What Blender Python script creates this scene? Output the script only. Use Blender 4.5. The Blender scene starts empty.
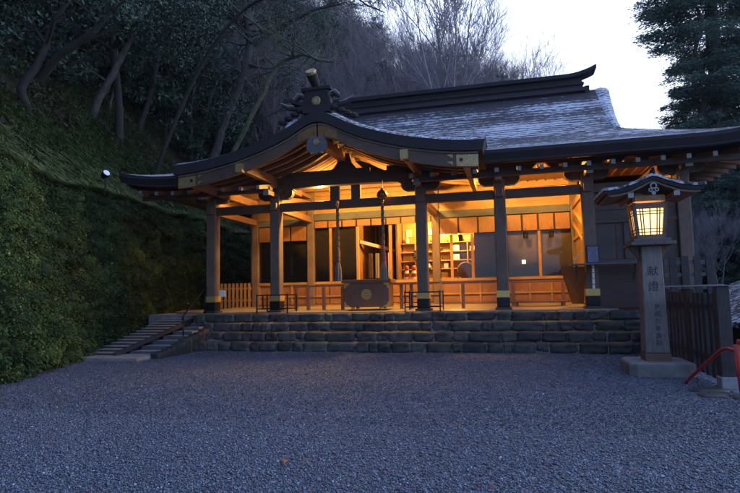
import bpy, math, random
import numpy as np
from mathutils import Vector, Matrix, noise as mnoise

random.seed(7); RNG = np.random.default_rng(7)
scene = bpy.context.scene
COL = scene.collection
R = math.radians

# ------------------------------------------------------------------ materials
def new_mat(name):
    m = bpy.data.materials.new(name); m.use_nodes = True
    nt = m.node_tree; b = nt.nodes['Principled BSDF']
    return m, nt, b
def N(nt, t, **kw):
    n = nt.nodes.new(t)
    for k, v in kw.items():
        if k in n.inputs.keys(): n.inputs[k].default_value = v
        else: setattr(n, k, v)
    return n
def L(nt, a, b): nt.links.new(a, b)
def coords(nt, scale=(1,1,1), kind='Object'):
    tc = N(nt, 'ShaderNodeTexCoord'); mp = N(nt, 'ShaderNodeMapping')
    mp.inputs['Scale'].default_value = scale
    L(nt, tc.outputs[kind], mp.inputs['Vector']); return mp.outputs['Vector']
def ramp(nt, src, stops):
    r = N(nt, 'ShaderNodeValToRGB'); L(nt, src, r.inputs['Fac'])
    el = r.color_ramp.elements
    while len(el) < len(stops): el.new(0.5)
    for e, (p, c) in zip(el, stops):
        e.position = p; e.color = (*c, 1) if len(c) == 3 else c
    return r.outputs['Color']
def bump(nt, b, h, strength=.3, dist=.02):
    bp = N(nt, 'ShaderNodeBump'); bp.inputs['Strength'].default_value = strength; bp.inputs['Distance'].default_value = dist
    L(nt, h, bp.inputs['Height']); L(nt, bp.outputs['Normal'], b.inputs['Normal'])
def noise_n(nt, vec, scale, detail=4, rough=.6, dist=0):
    n = N(nt, 'ShaderNodeTexNoise'); n.inputs['Scale'].default_value = scale
    n.inputs['Detail'].default_value = detail; n.inputs['Roughness'].default_value = rough
    n.inputs['Distortion'].default_value = dist
    L(nt, vec, n.inputs['Vector']); return n.outputs['Fac']
def mixc(nt, fac, a, b, mode='MIX'):
    m = N(nt, 'ShaderNodeMix', data_type='RGBA', blend_type=mode)
    if isinstance(fac, (int, float)): m.inputs[0].default_value = fac
    else: L(nt, fac, m.inputs[0])
    for s, i in ((a, 6), (b, 7)):
        if isinstance(s, tuple): m.inputs[i].default_value = (*s, 1)
        else: L(nt, s, m.inputs[i])
    return m.outputs[2]

def wood(name, c1, c2, grain=(1,1,12), rough=.6, scale=6, planks=None):
    """grain: mapping scale; low along the board, high across"""
    m, nt, b = new_mat(name)
    v = coords(nt, grain)
    f = noise_n(nt, v, scale, 6, .65, .4)
    c = ramp(nt, f, [(.3, c1), (.7, c2)])
    g = noise_n(nt, coords(nt), 1.3, 3)
    c = mixc(nt, ramp(nt, g, [(.35, (.55,.55,.55)), (.65, (1,1,1))]), (0,0,0), c) if False else mixc(nt, .6, c, mixc(nt, 1.0, c, ramp(nt, g, [(.3, (.5,.5,.52)), (.7, (1.15,1.1,1.1))]), 'MULTIPLY'))
    L(nt, c, b.inputs['Base Color']); b.inputs['Roughness'].default_value = rough
    bump(nt, b, f, .35, .01)
    return m
def plain(name, c, rough=.5, metal=0, var=.25, scale=14, bmp=.1):
    m, nt, b = new_mat(name)
    f = noise_n(nt, coords(nt), scale, 5)
    lo = tuple(x*(1-var) for x in c); hi = tuple(min(1, x*(1+var)) for x in c)
    L(nt, ramp(nt, f, [(.3, lo), (.7, hi)]), b.inputs['Base Color'])
    b.inputs['Roughness'].default_value = rough; b.inputs['Metallic'].default_value = metal
    if bmp: bump(nt, b, f, bmp, .01)
    return m
M = {}
M['post'] = wood('weathered post timber', (.085,.055,.038), (.22,.155,.115), (14,14,.7), .7)
M['lpost'] = wood('grey lantern post timber', (.11,.095,.085), (.27,.24,.22), (14,14,.8), .7)
M['beam'] = wood('dark beam timber', (.055,.033,.022), (.125,.076,.05), (.8,8,12), .6)
M['beamy'] = wood('brightened beam timber lengthwise', (.20,.105,.055), (.34,.19,.10), (10,.8,10), .55)  # lighter than the beams: lit-wood brightness under the gable put into the colour
M['cypress'] = wood('pale cypress', (.26,.135,.045), (.44,.25,.08), (12,12,.8), .5)
M['cypressx'] = wood('pale cypress boards', (.27,.14,.045), (.46,.26,.085), (.8,12,12), .5)
M['brown'] = wood('brown stained timber', (.10,.05,.03), (.19,.10,.06), (1,10,10), .45)
M['brownz'] = wood('brown stained upright timber', (.13,.065,.035), (.24,.125,.07), (10,10,1), .45)
M['rampwood'] = wood('weathered ramp boards', (.20,.18,.16), (.40,.37,.34), (.8,12,12), .8)
M['fencewood'] = wood('old blackened fence timber', (.018,.015,.016), (.065,.056,.058), (12,12,.8), .75)
M['greywood'] = wood('grey horizontal beam timber', (.055,.063,.075), (.12,.133,.155), (.8,12,12), .65)
M['plankwall'] = wood('wall planks of dark timber', (.035,.024,.021), (.085,.06,.052), (.7,10,14), .6)
M['hang'] = wood('reddish cedar boards', (.19,.08,.022), (.36,.165,.046), (12,12,1), .5)
M['floor'] = wood('worn porch floor boards', (.22,.18,.14), (.38,.31,.24), (12,.8,12), .45)
M['gold'] = plain('aged gilt metal', (.34,.25,.11), .45, .55, .4, 30)
M['goldlit'] = plain('gilt metal in lit tone', (.58,.40,.13), .4, .5, .3, 30)  # lit copy of the gilt, its brightness put into the colour
M['blackmetal'] = plain('black iron', (.018,.018,.02), .42, .6, .3)
M['cap'] = plain('whitened timber end', (.27,.27,.28), .7, 0, .2)
M['white'] = plain('white paper', (.75,.74,.70), .8, 0, .05)
M['red'] = plain('red lacquer paint', (.38,.03,.025), .4, 0, .3, 9)
M['dark'] = plain('dark interior brown', (.055,.033,.02), .8, 0, .3)
M['greycloth'] = plain('grey screen cloth', (.30,.20,.12), .8, 0, .12, 3)
M['rope'] = plain('straw rope', (.21,.13,.07), .85, 0, .35, 60, .6)
M['tassel'] = plain('grey rope tassel', (.15,.13,.11), .9, 0, .3, 60, .6)
M['concrete'] = plain('damp concrete', (.17,.165,.16), .75, 0, .3, 5, .4)
M['bronze'] = plain('dull bronze', (.20,.11,.05), .4, .7, .3)
M['blue'] = plain('blue plastic', (.03,.07,.22), .5)
M['steel'] = plain('painted grey steel', (.09,.09,.10), .4, .6)

def m_glass():
    m, nt, b = new_mat('window glass'); nt.nodes.remove(b)
    out = nt.nodes['Material Output']
    gl = N(nt, 'ShaderNodeBsdfGlossy'); gl.inputs['Roughness'].default_value = .03; gl.inputs['Color'].default_value = (.45,.45,.45,1)
    tr = N(nt, 'ShaderNodeBsdfTransparent'); tr.inputs['Color'].default_value = (.85,.87,.86,1)
    mx = N(nt, 'ShaderNodeMixShader'); fr = N(nt, 'ShaderNodeFresnel'); fr.inputs['IOR'].default_value = 1.5
    L(nt, fr.outputs[0], mx.inputs[0]); L(nt, tr.outputs[0], mx.inputs[1]); L(nt, gl.outputs[0], mx.inputs[2])
    L(nt, mx.outputs[0], out.inputs['Surface']); return m
M['glass'] = m_glass()
def m_emit(name, c, s):
    m, nt, b = new_mat(name); b.inputs['Base Color'].default_value = (*c, 1)
    b.inputs['Emission Color'].default_value = (*c, 1); b.inputs['Emission Strength'].default_value = s
    return m
M['lampglow'] = m_emit('glowing lamp tube', (1,.72,.35), 9)
def m_paper():
    m, nt, b = new_mat('lit lantern paper')
    v = coords(nt); g = N(nt, 'ShaderNodeTexNoise'); g.inputs['Scale'].default_value = 7; L(nt, v, g.inputs['Vector'])
    c = ramp(nt, g.outputs['Fac'], [(.3, (1,.62,.22)), (.7, (1,.74,.36))])
    L(nt, c, b.inputs['Base Color']); L(nt, c, b.inputs['Emission Color']); b.inputs['Emission Strength'].default_value = 1.15
    return m
M['paper'] = m_paper()

def m_bark(name, snow_lo, snow_hi, sc=(2.2, 8, 8), bare_top=False):
    """cypress-bark shingles in thin courses, dusted with real snow patches"""
    m, nt, b = new_mat(name)
    v = coords(nt)
    w = N(nt, 'ShaderNodeTexWave', wave_type='BANDS', bands_direction='Y'); w.inputs['Scale'].default_value = 1.15
    w.inputs['Distortion'].default_value = .9; w.inputs['Detail'].default_value = 3; w.inputs['Detail Scale'].default_value = 2.5
    L(nt, v, w.inputs['Vector'])
    f = noise_n(nt, coords(nt, (3, 16, 16)), 3, 6, .7)
    base = ramp(nt, f, [(.3, (.012,.009,.013)), (.75, (.055,.040,.052))])
    s1 = noise_n(nt, coords(nt, sc), 1.9, 9, .74, .5)
    s2 = noise_n(nt, coords(nt, (.35, 1.0, 1.0)), 1.0, 3, .5)
    ad = N(nt, 'ShaderNodeMath', operation='MULTIPLY_ADD'); L(nt, s2, ad.inputs[0]); ad.inputs[1].default_value = .34; L(nt, s1, ad.inputs[2])
    ad2 = N(nt, 'ShaderNodeMath', operation='MULTIPLY_ADD'); L(nt, w.outputs['Fac'], ad2.inputs[0]); ad2.inputs[1].default_value = .085; L(nt, ad.outputs[0], ad2.inputs[2])
    if bare_top:   # the wind keeps the steep courses under the ridge bare
        sp_ = N(nt, 'ShaderNodeSeparateXYZ'); L(nt, v, sp_.inputs[0]); mr = N(nt, 'ShaderNodeMapRange'); L(nt, sp_.outputs['Y'], mr.inputs[0])
        for q_, w_ in ((1, 1.3), (2, 2.75), (3, .0), (4, -.14)): mr.inputs[q_].default_value = w_
        ad3 = N(nt, 'ShaderNodeMath', operation='ADD'); L(nt, ad2.outputs[0], ad3.inputs[0]); L(nt, mr.outputs[0], ad3.inputs[1]); ad2 = ad3
    mask = ramp(nt, ad2.outputs[0], [(snow_lo, (0,0,0)), (snow_hi, (1,1,1))])
    L(nt, mixc(nt, mask, base, (.55,.56,.62)), b.inputs['Base Color'])
    b.inputs['Roughness'].default_value = .8
    bump(nt, b, ad2.outputs[0], .5, .03)
    return m
M['bark'] = m_bark('cypress bark shingles with snow dusting', .735, .775, bare_top=True)
M['bark_porch'] = m_bark('porch bark shingles with snow', .70, .81, (5, 2.2, 5))
M['snowy'] = m_bark('verge under a snow cover', .60, .74, (5,5,5))
M['barkedge'] = wood('layered bark eave edge', (.008,.007,.009), (.026,.021,.026), (.6,1,40), .8)
M['lantroof'] = m_bark('lantern roof boards with snow', .66, .76, (4,4,4))

def m_stone():
    m, nt, b = new_mat('rough step stone')
    v = coords(nt)
    f = noise_n(nt, v, 5, 8, .7); g = noise_n(nt, v, 1.2, 3)
    at = N(nt, 'ShaderNodeAttribute'); at.attribute_name = 'tone'
    c = ramp(nt, f, [(.3, (.015,.015,.016)), (.72, (.105,.103,.102))])
    c = mixc(nt, 1.0, c, ramp(nt, at.outputs['Fac'], [(0, (.45,.45,.45)), (1, (1.25,1.2,1.15))]), 'MULTIPLY')
    moss = ramp(nt, g, [(.5, (0,0,0)), (.68, (.6,.6,.6))])
    c = mixc(nt, moss, c, (.075,.085,.05))
    L(nt, c, b.inputs['Base Color']); b.inputs['Roughness'].default_value = .65
    bump(nt, b, f, .6, .03); return m
M['stone'] = m_stone()
def m_gravel():
    m, nt, b = new_mat('crushed grey gravel')
    v = coords(nt)
    vo = N(nt, 'ShaderNodeTexVoronoi'); vo.inputs['Scale'].default_value = 34; L(nt, v, vo.inputs['Vector'])
    sep = N(nt, 'ShaderNodeSeparateColor'); L(nt, vo.outputs['Color'], sep.inputs[0])
    c = ramp(nt, sep.outputs[0], [(0, (.030,.038,.054)), (.5, (.086,.104,.146)), (.86, (.165,.19,.25)), (1, (.27,.30,.36))])
    big = noise_n(nt, v, .55, 4, .6)
    c = mixc(nt, 1.0, c, ramp(nt, big, [(.35, (.72,.72,.74)), (.65, (1.1,1.1,1.1))]), 'MULTIPLY')
    L(nt, c, b.inputs['Base Color']); b.inputs['Roughness'].default_value = .6
    inv = N(nt, 'ShaderNodeMath', operation='SUBTRACT'); inv.inputs[0].default_value = 1; L(nt, vo.outputs['Distance'], inv.inputs[1])
    bump(nt, b, inv.outputs[0], 1.0, .03); return m
M['gravel'] = m_gravel()
def m_pebble():
    m, nt, b = new_mat('gravel stone')
    at = N(nt, 'ShaderNodeAttribute'); at.attribute_name = 'tone'
    c = ramp(nt, at.outputs['Fac'], [(0, (.024,.031,.046)), (.5, (.090,.109,.153)), (.86, (.20,.228,.30)), (1, (.36,.39,.46))])
    L(nt, c, b.inputs['Base Color']); b.inputs['Roughness'].default_value = .55; return m
M['pebble'] = m_pebble()
def m_leaf(name, stops, rough=.5, trans=.25):
    m, nt, b = new_mat(name)
    at = N(nt, 'ShaderNodeAttribute'); at.attribute_name = 'tone'
    c = ramp(nt, at.outputs['Fac'], stops)
    L(nt, c, b.inputs['Base Color']); b.inputs['Roughness'].default_value = rough; b.inputs['Specular IOR Level'].default_value = .15 if rough > .6 else .4
    return m
M['fern'] = m_leaf('fern and moss leaves', [(0, (.014,.025,.010)), (.35, (.046,.078,.026)), (.7, (.115,.160,.042)), (.93, (.21,.25,.08)), (1, (.38,.42,.28))], .9)
M['evergreen'] = m_leaf('dark evergreen leaves', [(0, (.012,.026,.018)), (.6, (.032,.068,.044)), (1, (.12,.21,.15))], .45)
M['cedar'] = m_leaf('cedar needles', [(0, (.04,.075,.062)), (.6, (.075,.14,.10)), (1, (.14,.22,.16))], .6)
M['farcedar'] = m_leaf('far conifer needles', [(0, (.05,.075,.07)), (1, (.11,.14,.12))], .6)
M['grass'] = m_leaf('long hillside grass', [(0, (.03,.05,.014)), (.55, (.085,.16,.035)), (1, (.24,.26,.11))], .5)
M['litter'] = m_leaf('dry undergrowth', [(0, (.03,.025,.018)), (.6, (.07,.065,.035)), (1, (.15,.13,.08))], .8)
def m_ground(name, a, c_, scale):
    m, nt, b = new_mat(name); v = coords(nt)
    f = noise_n(nt, v, scale, 9, .7)
    L(nt, ramp(nt, f, [(.3, a), (.7, c_)]), b.inputs['Base Color']); b.inputs['Roughness'].default_value = .95
    bump(nt, b, f, 1, .2); return m
M['forestfloor'] = m_ground('forest floor litter', (.009,.007,.006), (.030,.024,.016), 1.1)
M['banksoil'] = m_ground('mossy bank soil', (.014,.014,.008), (.055,.060,.024), 2.6)
M['mosswall'] = m_ground('mossy earth and stone', (.010,.013,.006), (.045,.055,.018), 2.2)
M['trunk'] = wood('tree bark', (.012,.011,.010), (.040,.036,.032), (6,6,1), .9, 4)
M['paletrunk'] = wood('pale blotched tree bark', (.012,.011,.010), (.115,.115,.11), (3.5,3.5,1.3), .9, 2.6)
M['twig'] = wood('grey winter twigs', (.15,.125,.14), (.31,.27,.30), (3,3,3), .9, 3)
M['paletwig'] = wood('pale twigs', (.24,.22,.235), (.42,.39,.41), (3,3,3), .9, 3)
M['mosstwig'] = wood('moss covered branch', (.05,.065,.03), (.16,.17,.10), (3,3,3), .9, 3)

# ------------------------------------------------------------------ mesh helpers
WL = {}   # world location of each thing's empty
def wl(o):
    while o is not None:
        if o.name in WL: return WL[o.name]
        o = o.parent
    return (0,0,0)
def props(o, label=None, cat=None, group=None, kind=None):
    if label: o['label'] = label
    if cat: o['category'] = cat
    if group: o['group'] = group
    if kind: o['kind'] = kind
    return o
def thing(name, loc, label, cat, group=None):
    o = bpy.data.objects.new(name, None); COL.objects.link(o); o.location = loc; o.empty_display_size = .2
    WL[o.name] = loc
    return props(o, label, cat, group)
def raw(name, V, F, mat, parent=None, loc=None, smooth=False, bevel=0, tone=None):
    V = np.asarray(V, dtype=np.float64).reshape(-1, 3)
    base = wl(parent) if parent is not None else (loc or (0,0,0))
    V = V - np.array(base)
    me = bpy.data.meshes.new(name)
    if isinstance(F, np.ndarray):
        nf, k = F.shape
        me.vertices.add(len(V)); me.vertices.foreach_set('co', V.astype(np.float32).ravel())
        me.loops.add(nf*k); me.loops.foreach_set('vertex_index', F.astype(np.int32).ravel())
        me.polygons.add(nf); me.polygons.foreach_set('loop_start', np.arange(0, nf*k, k, dtype=np.int32))
        me.update(calc_edges=True)
    else:
        me.from_pydata([tuple(v) for v in V], [], F); me.update()
    if smooth: me.polygons.foreach_set('use_smooth', [True]*len(me.polygons))
    if tone is not None:
        a = me.attributes.new('tone', 'FLOAT', 'POINT'); a.data.foreach_set('value', np.asarray(tone, dtype=np.float32))
    me.materials.append(mat)
    o = bpy.data.objects.new(name, me); COL.objects.link(o)
    if parent is not None: o.parent = parent
    elif loc: o.location = loc; WL[o.name] = loc
    if bevel:
        bm_ = o.modifiers.new('edge', 'BEVEL'); bm_.width = bevel; bm_.segments = 2; bm_.limit_method = 'ANGLE'; bm_.angle_limit = R(40)
    return o
class MB:
    def __init__(s): s.V = []; s.F = []
    def add(s, V, F):
        n = len(s.V); s.V += [tuple(v) for v in V]; s.F += [tuple(i+n for i in f) for f in F]; return s
    def box(s, x0, x1, y0, y1, z0, z1, m=None):
        V = [(x0,y0,z0),(x1,y0,z0),(x1,y1,z0),(x0,y1,z0),(x0,y0,z1),(x1,y0,z1),(x1,y1,z1),(x0,y1,z1)]
        if m is not None: V = [tuple(m @ Vector(v)) for v in V]
        return s.add(V, [(0,3,2,1),(4,5,6,7),(0,1,5,4),(1,2,6,5),(2,3,7,6),(3,0,4,7)])
    def cbox(s, c, d, m=None):
        x, y, z = c; a, b_, e = d
        if m is not None: mm = Matrix.Translation(c) @ m; return s.box(-a/2, a/2, -b_/2, b_/2, -e/2, e/2, mm)
        return s.box(x-a/2, x+a/2, y-b_/2, y+b_/2, z-e/2, z+e/2)
    def bar(s, p, q, w, h, up=(0,0,1)):
        p = Vector(p); q = Vector(q); d = (q-p); ln = d.length; d.normalize(); u = Vector(up)
        sx = d.cross(u); 
        if sx.length < 1e-4: sx = d.cross(Vector((0,1,0)))
        sx.normalize(); u = sx.cross(d)
        V = []
        for t in (p, q):
            for a, b_ in ((-1,-1),(1,-1),(1,1),(-1,1)): V.append(tuple(t + sx*a*w/2 + u*b_*h/2))
        return s.add(V, [(3,2,1,0),(4,5,6,7),(0,1,5,4),(1,2,6,5),(2,3,7,6),(3,0,4,7)])
    def tube(s, pts, rad, n=8):
        P = [Vector(p) for p in pts]; rr = rad if isinstance(rad, (list, tuple)) else [rad]*len(P)
        V = []; F = []; ref = Vector((0.13, .27, 1)).normalized()
        for i, p in enumerate(P):
            d = (P[min(i+1, len(P)-1)] - P[max(i-1, 0)]).normalized()
            a = d.cross(ref)
            if a.length < .05: a = d.cross(Vector((1,0,0)))
            a.normalize(); b_ = d.cross(a)
            for k in range(n):
                t = 2*math.pi*k/n; V.append(tuple(p + (a*math.cos(t) + b_*math.sin(t))*rr[i]))
        for i in range(len(P)-1):
            for k in range(n): F.append((i*n+k, i*n+(k+1)%n, (i+1)*n+(k+1)%n, (i+1)*n+k))
        F.append(tuple(range(n-1, -1, -1))); F.append(tuple((len(P)-1)*n+k for k in range(n)))
        return s.add(V, F)
    def lathe(s, c, prof, n=20, axis='Z'):
        V = []; F = []
        for r_, h in prof:
            for k in range(n):
                t = 2*math.pi*k/n; a, b_ = r_*math.cos(t), r_*math.sin(t)
                if axis == 'Z': V.append((c[0]+a, c[1]+b_, c[2]+h))
                elif axis == 'Y': V.append((c[0]+a, c[1]+h, c[2]+b_))
                else: V.append((c[0]+h, c[1]+a, c[2]+b_))
        m = len(prof)
        for i in range(m-1):
            for k in range(n): F.append((i*n+k, i*n+(k+1)%n, (i+1)*n+(k+1)%n, (i+1)*n+k))
        F.append(tuple(range(n-1, -1, -1))); F.append(tuple((m-1)*n+k for k in range(n)))
        return s.add(V, F)
    def prism(s, poly, y0, y1, plane='XZ'):
        """extrude a polygon (a,b) from y0 to y1 along the axis normal to its plane"""
        n = len(poly)
        def P(a, b_, t): return (a, t, b_) if plane == 'XZ' else ((t, a, b_) if plane == 'YZ' else (a, b_, t))
        V = [P(a, b_, y0) for a, b_ in poly] + [P(a, b_, y1) for a, b_ in poly]
        F = [tuple(range(n)), tuple(range(2*n-1, n-1, -1))] + [(i, i+n, (i+1)%n+n, (i+1)%n) for i in range(n)]
        return s.add(V, F)
    def strip(s, top, bot, y0, y1):
        """solid between polyline top and bot [(x,z)] extruded y0..y1, quads (fine for concave shapes)"""
        n = len(top)
        V = [(x, y0, z) for x, z in top] + [(x, y0, z) for x, z in bot] + [(x, y1, z) for x, z in top] + [(x, y1, z) for x, z in bot]
        F = []
        for i in range(n-1):
            F += [(i, n+i, n+i+1, i+1), (2*n+i, 2*n+i+1, 3*n+i+1, 3*n+i), (i, i+1, 2*n+i+1, 2*n+i), (n+i, 3*n+i, 3*n+i+1, n+i+1)]
        F += [(0, 2*n, 3*n, n), (n-1, 2*n-1, 4*n-1, 3*n-1)]
        return s.add(V, F)
    def build(s, name, mat, parent=None, loc=None, smooth=False, bevel=0):
        return raw(name, s.V, s.F, mat, parent, loc, smooth, bevel)
def smoothstep(a, b, x):
    t = np.clip((x-a)/(b-a), 0, 1); return t*t*(3-2*t)
def grid_faces(nu, nv):
    i = np.arange(nu-1)[:, None]*nv + np.arange(nv-1)[None, :]
    i = i.ravel(); return np.stack([i, i+nv, i+nv+1, i+1], 1)
def vnoise(x, y, z=0.0, seed=0):
    """vectorised value noise"""
    x = np.asarray(x, float)+seed*17.3; y = np.asarray(y, float)+seed*5.1; z = np.asarray(z, float)+x*0
    xi, yi, zi = np.floor(x).astype(np.int64), np.floor(y).astype(np.int64), np.floor(z).astype(np.int64)
    fx, fy, fz = x-xi, y-yi, z-zi; fx = fx*fx*(3-2*fx); fy = fy*fy*(3-2*fy); fz = fz*fz*(3-2*fz)
    def h(a, b_, c):
        n = (a*374761393 + b_*668265263 + c*2147483647) & 0xffffffff
        n = ((n ^ (n >> 13))*1274126177) & 0xffffffff
        return ((n ^ (n >> 16)) & 0xffff)/65535.0
    r = 0
    for dx in (0,1):
        for dy in (0,1):
            for dz in (0,1):
                r = r + h(xi+dx, yi+dy, zi+dz)*(fx if dx else 1-fx)*(fy if dy else 1-fy)*(fz if dz else 1-fz)
    return r
def fbm(x, y, z=0.0, o=4, seed=0):
    a = .5; s_ = 0
    for k in range(o): s_ = s_ + a*vnoise(x*2**k, y*2**k, np.asarray(z)*2**k, seed+k); a *= .5
    return s_
# ------------------------------------------------------------------ terrain
BY = np.array([-8, 2, 8, 11.5, 14.5, 18, 24, 32, 200.]); BX = np.array([-3.7, -6.7, -9.15, -10.6, -11.5, -12.1, -12.4, -12.6, -12.6])
def bx(Y): return np.interp(Y, BY, BX)
def wx(Y): return bx(Y) - 1.25
WT = 4.85
def wall_top(Y): return WT + .55*(fbm(np.asarray(Y)*.45, 0.0, 0, 4, 19)-.47)
def terr(X, Y, sink=False):
    X = np.asarray(X, float); Y = np.asarray(Y, float)
    d = wx(Y)-X
    Lh = wall_top(Y) - .12 + 1.35*np.minimum(d, 6) + .9*np.maximum(0, d-6)
    Lh = np.minimum(Lh, 42+.1*d) + (fbm(X*.25, Y*.25, 0, 4, 3)-.47)*2.2*smoothstep(0, 3, wx(Y)-X)
    if sink: Lh = Lh - 1.3*(1-smoothstep(2.2, 3.4, d))
    capz = np.interp(X, [-40, -14, -8, 0, 3, 5, 8, 14, 60], [30, 20, 16.5, 14, 10.5, 5, 1, 0, 3])
    B = capz*smoothstep(30, 62, Y)
    B2 = 7*smoothstep(8, 15, X)*smoothstep(22, 42, Y)
    low = np.where(X > 4.4, -1.6*smoothstep(4.4, 6.5, X), -.06)
    flat = np.maximum(low, np.maximum(B, B2) - .06)
    return np.where(X < wx(Y), np.maximum(Lh, B), np.where(X < bx(Y), (-.8 + 2.6*(bx(Y)-X)/1.25) if sink else -.3, flat))
def build_terrain():
    xs = np.concatenate([np.arange(-110, -30, 2.5), np.arange(-30, 8, .5), np.arange(8, 120, 2.5)])
    ys = np.concatenate([np.arange(-30, 34, .6), np.arange(34, 80, 1.5), np.arange(80, 260, 6)])
    X, Y = np.meshgrid(xs, ys, indexing='ij'); Z = terr(X, Y, True)
    o = raw('hillside', np.stack([X, Y, Z], -1), grid_faces(len(xs), len(ys)), M['forestfloor'], smooth=True)
    props(o, kind='structure')
    # bank directly above the wall: lumpy soil following the wall top
    ys = np.arange(-10, 42, .14); of = np.concatenate([np.arange(-.06, 3, .1), np.arange(3, 4.4, .2)])
    Yb, Ob = np.meshgrid(ys, of, indexing='ij'); Xb = wx(Yb)-Ob
    Zb = terr(np.minimum(Xb, wx(Yb)-.001), Yb) + (fbm(Yb*1.6, Ob*1.6, 0, 4, 51)-.45)*.38*smoothstep(-.05, .5, Ob) + .02 - .5*smoothstep(3.4, 4.2, Ob) - .35*smoothstep(.35, -.05, Ob)
    o = raw('bank', np.stack([Xb, Yb, Zb], -1), grid_faces(len(ys), len(of))[:, ::-1].copy(), M['banksoil'], smooth=True); props(o, kind='structure')
    # gravel court
    xs = np.linspace(-14, 3.25, 70); ys = np.concatenate([np.linspace(-30, 2, 12), np.linspace(2.3, 14.6, 60)])
    X, Y = np.meshgrid(xs, ys, indexing='ij'); Z = (fbm(X*.6, Y*.6, 0, 3, 9)-.45)*.03
    o = raw('gravel_court', np.stack([X, Y, Z], -1), grid_faces(len(xs), len(ys)), M['gravel'], smooth=True)
    props(o, kind='structure')
build_terrain()

def ico():
    t = (1+5**.5)/2
    v = np.array([(-1,t,0),(1,t,0),(-1,-t,0),(1,-t,0),(0,-1,t),(0,1,t),(0,-1,-t),(0,1,-t),(t,0,-1),(t,0,1),(-t,0,-1),(-t,0,1)], float)
    v /= np.linalg.norm(v[0])
    f = np.array([(0,11,5),(0,5,1),(0,1,7),(0,7,10),(0,10,11),(1,5,9),(5,11,4),(11,10,2),(10,7,6),(7,1,8),(3,9,4),(3,4,2),(3,2,6),(3,6,8),(3,8,9),(4,9,5),(2,4,11),(6,2,10),(8,6,7),(9,8,1)])
    return v, f
def rand_rot(n):
    q = RNG.normal(size=(n, 4)); q /= np.linalg.norm(q, axis=1)[:, None]; w, x, y, z = q.T
    return np.stack([1-2*(y*y+z*z), 2*(x*y-z*w), 2*(x*z+y*w), 2*(x*y+z*w), 1-2*(x*x+z*z), 2*(y*z-x*w), 2*(x*z-y*w), 2*(y*z+x*w), 1-2*(x*x+y*y)], 1).reshape(-1, 3, 3)
def build_pebbles():
    v, f = ico()
    # wedge in front of the camera, thinning with distance
    n = 900000
    Y = np.sqrt(RNG.uniform(2.6**2, 13.7**2, n)); u = RNG.uniform(-1.25, .62, n)
    X = u*Y
    keep = (X > bx(Y)+.05) & (X < 3.0) & (RNG.uniform(0, 1, n) < np.interp(Y, [2.6, 5, 9.5, 13.6], [1, .75, .35, .12]))
    X, Y = X[keep], Y[keep]; n = len(X)
    s = RNG.lognormal(-4.93, .28, n)
    sc = s[:, None]*RNG.uniform(.65, 1.25, (n, 3))
    P = v[None]*sc[:, None, :]*RNG.uniform(.74, 1.2, (n, 12, 1))
    P = np.einsum('nij,nkj->nki', rand_rot(n), P)
    P[..., 2] *= .75
    P[..., 0] += X[:, None]; P[..., 1] += Y[:, None]
    Z = (fbm(X*.6, Y*.6, 0, 3, 9)-.45)*.03
    P[..., 2] += (Z + s*RNG.uniform(0, .9, n))[:, None]
    # far stones keep every vertex but only an eight-faced hull
    near_ = Y < 6.2; f8 = np.array([(0,7,10),(0,10,11),(0,11,5),(0,5,1),(0,1,7),(3,9,4),(3,8,9),(1,5,9),(1,9,8),(5,11,4),(5,4,9)])
    F = np.concatenate([(f[None] + (np.where(near_)[0]*12)[:, None, None]).reshape(-1, 3), (f8[None] + (np.where(~near_)[0]*12)[:, None, None]).reshape(-1, 3)])
    t = RNG.beta(2.2, 2.2, n); t = np.where(RNG.uniform(size=n) < .02, 1, t*.9)
    o = raw('gravel_stones', P.reshape(-1, 3), F, M['pebble'], tone=np.repeat(t, 12))
    props(o, 'loose crushed grey stones covering the court in the foreground', 'gravel', kind='stuff')
build_pebbles()

# ---- leaf quads helper
def leaf_quads(C, size, asp=.45, jit=.5, droop=None, dirs=None):
    """C (n,3) centres -> diamond leaves"""
    n = len(C); Rm = rand_rot(n)
    s = size*RNG.uniform(1-jit, 1+jit, n)
    loc = np.array([(0,-1,0), (asp,0,.18), (0,1,0), (-asp,0,.18)], float)
    P = loc[None]*s[:, None, None]
    if dirs is not None:
        # orient leaf axis (local y) along dirs
        d = dirs/np.maximum(np.linalg.norm(dirs, axis=1), 1e-6)[:, None]
        a = np.cross(d, RNG.normal(size=(n, 3))); a /= np.linalg.norm(a, axis=1)[:, None]; c = np.cross(a, d)
        Rm = np.stack([a, d, c], 2)
    P = np.einsum('nij,nkj->nki', Rm, P) + C[:, None, :]
    F = (np.array([0,1,2,3])[None] + (np.arange(n)*4)[:, None])
    return P.reshape(-1, 3), F

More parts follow.
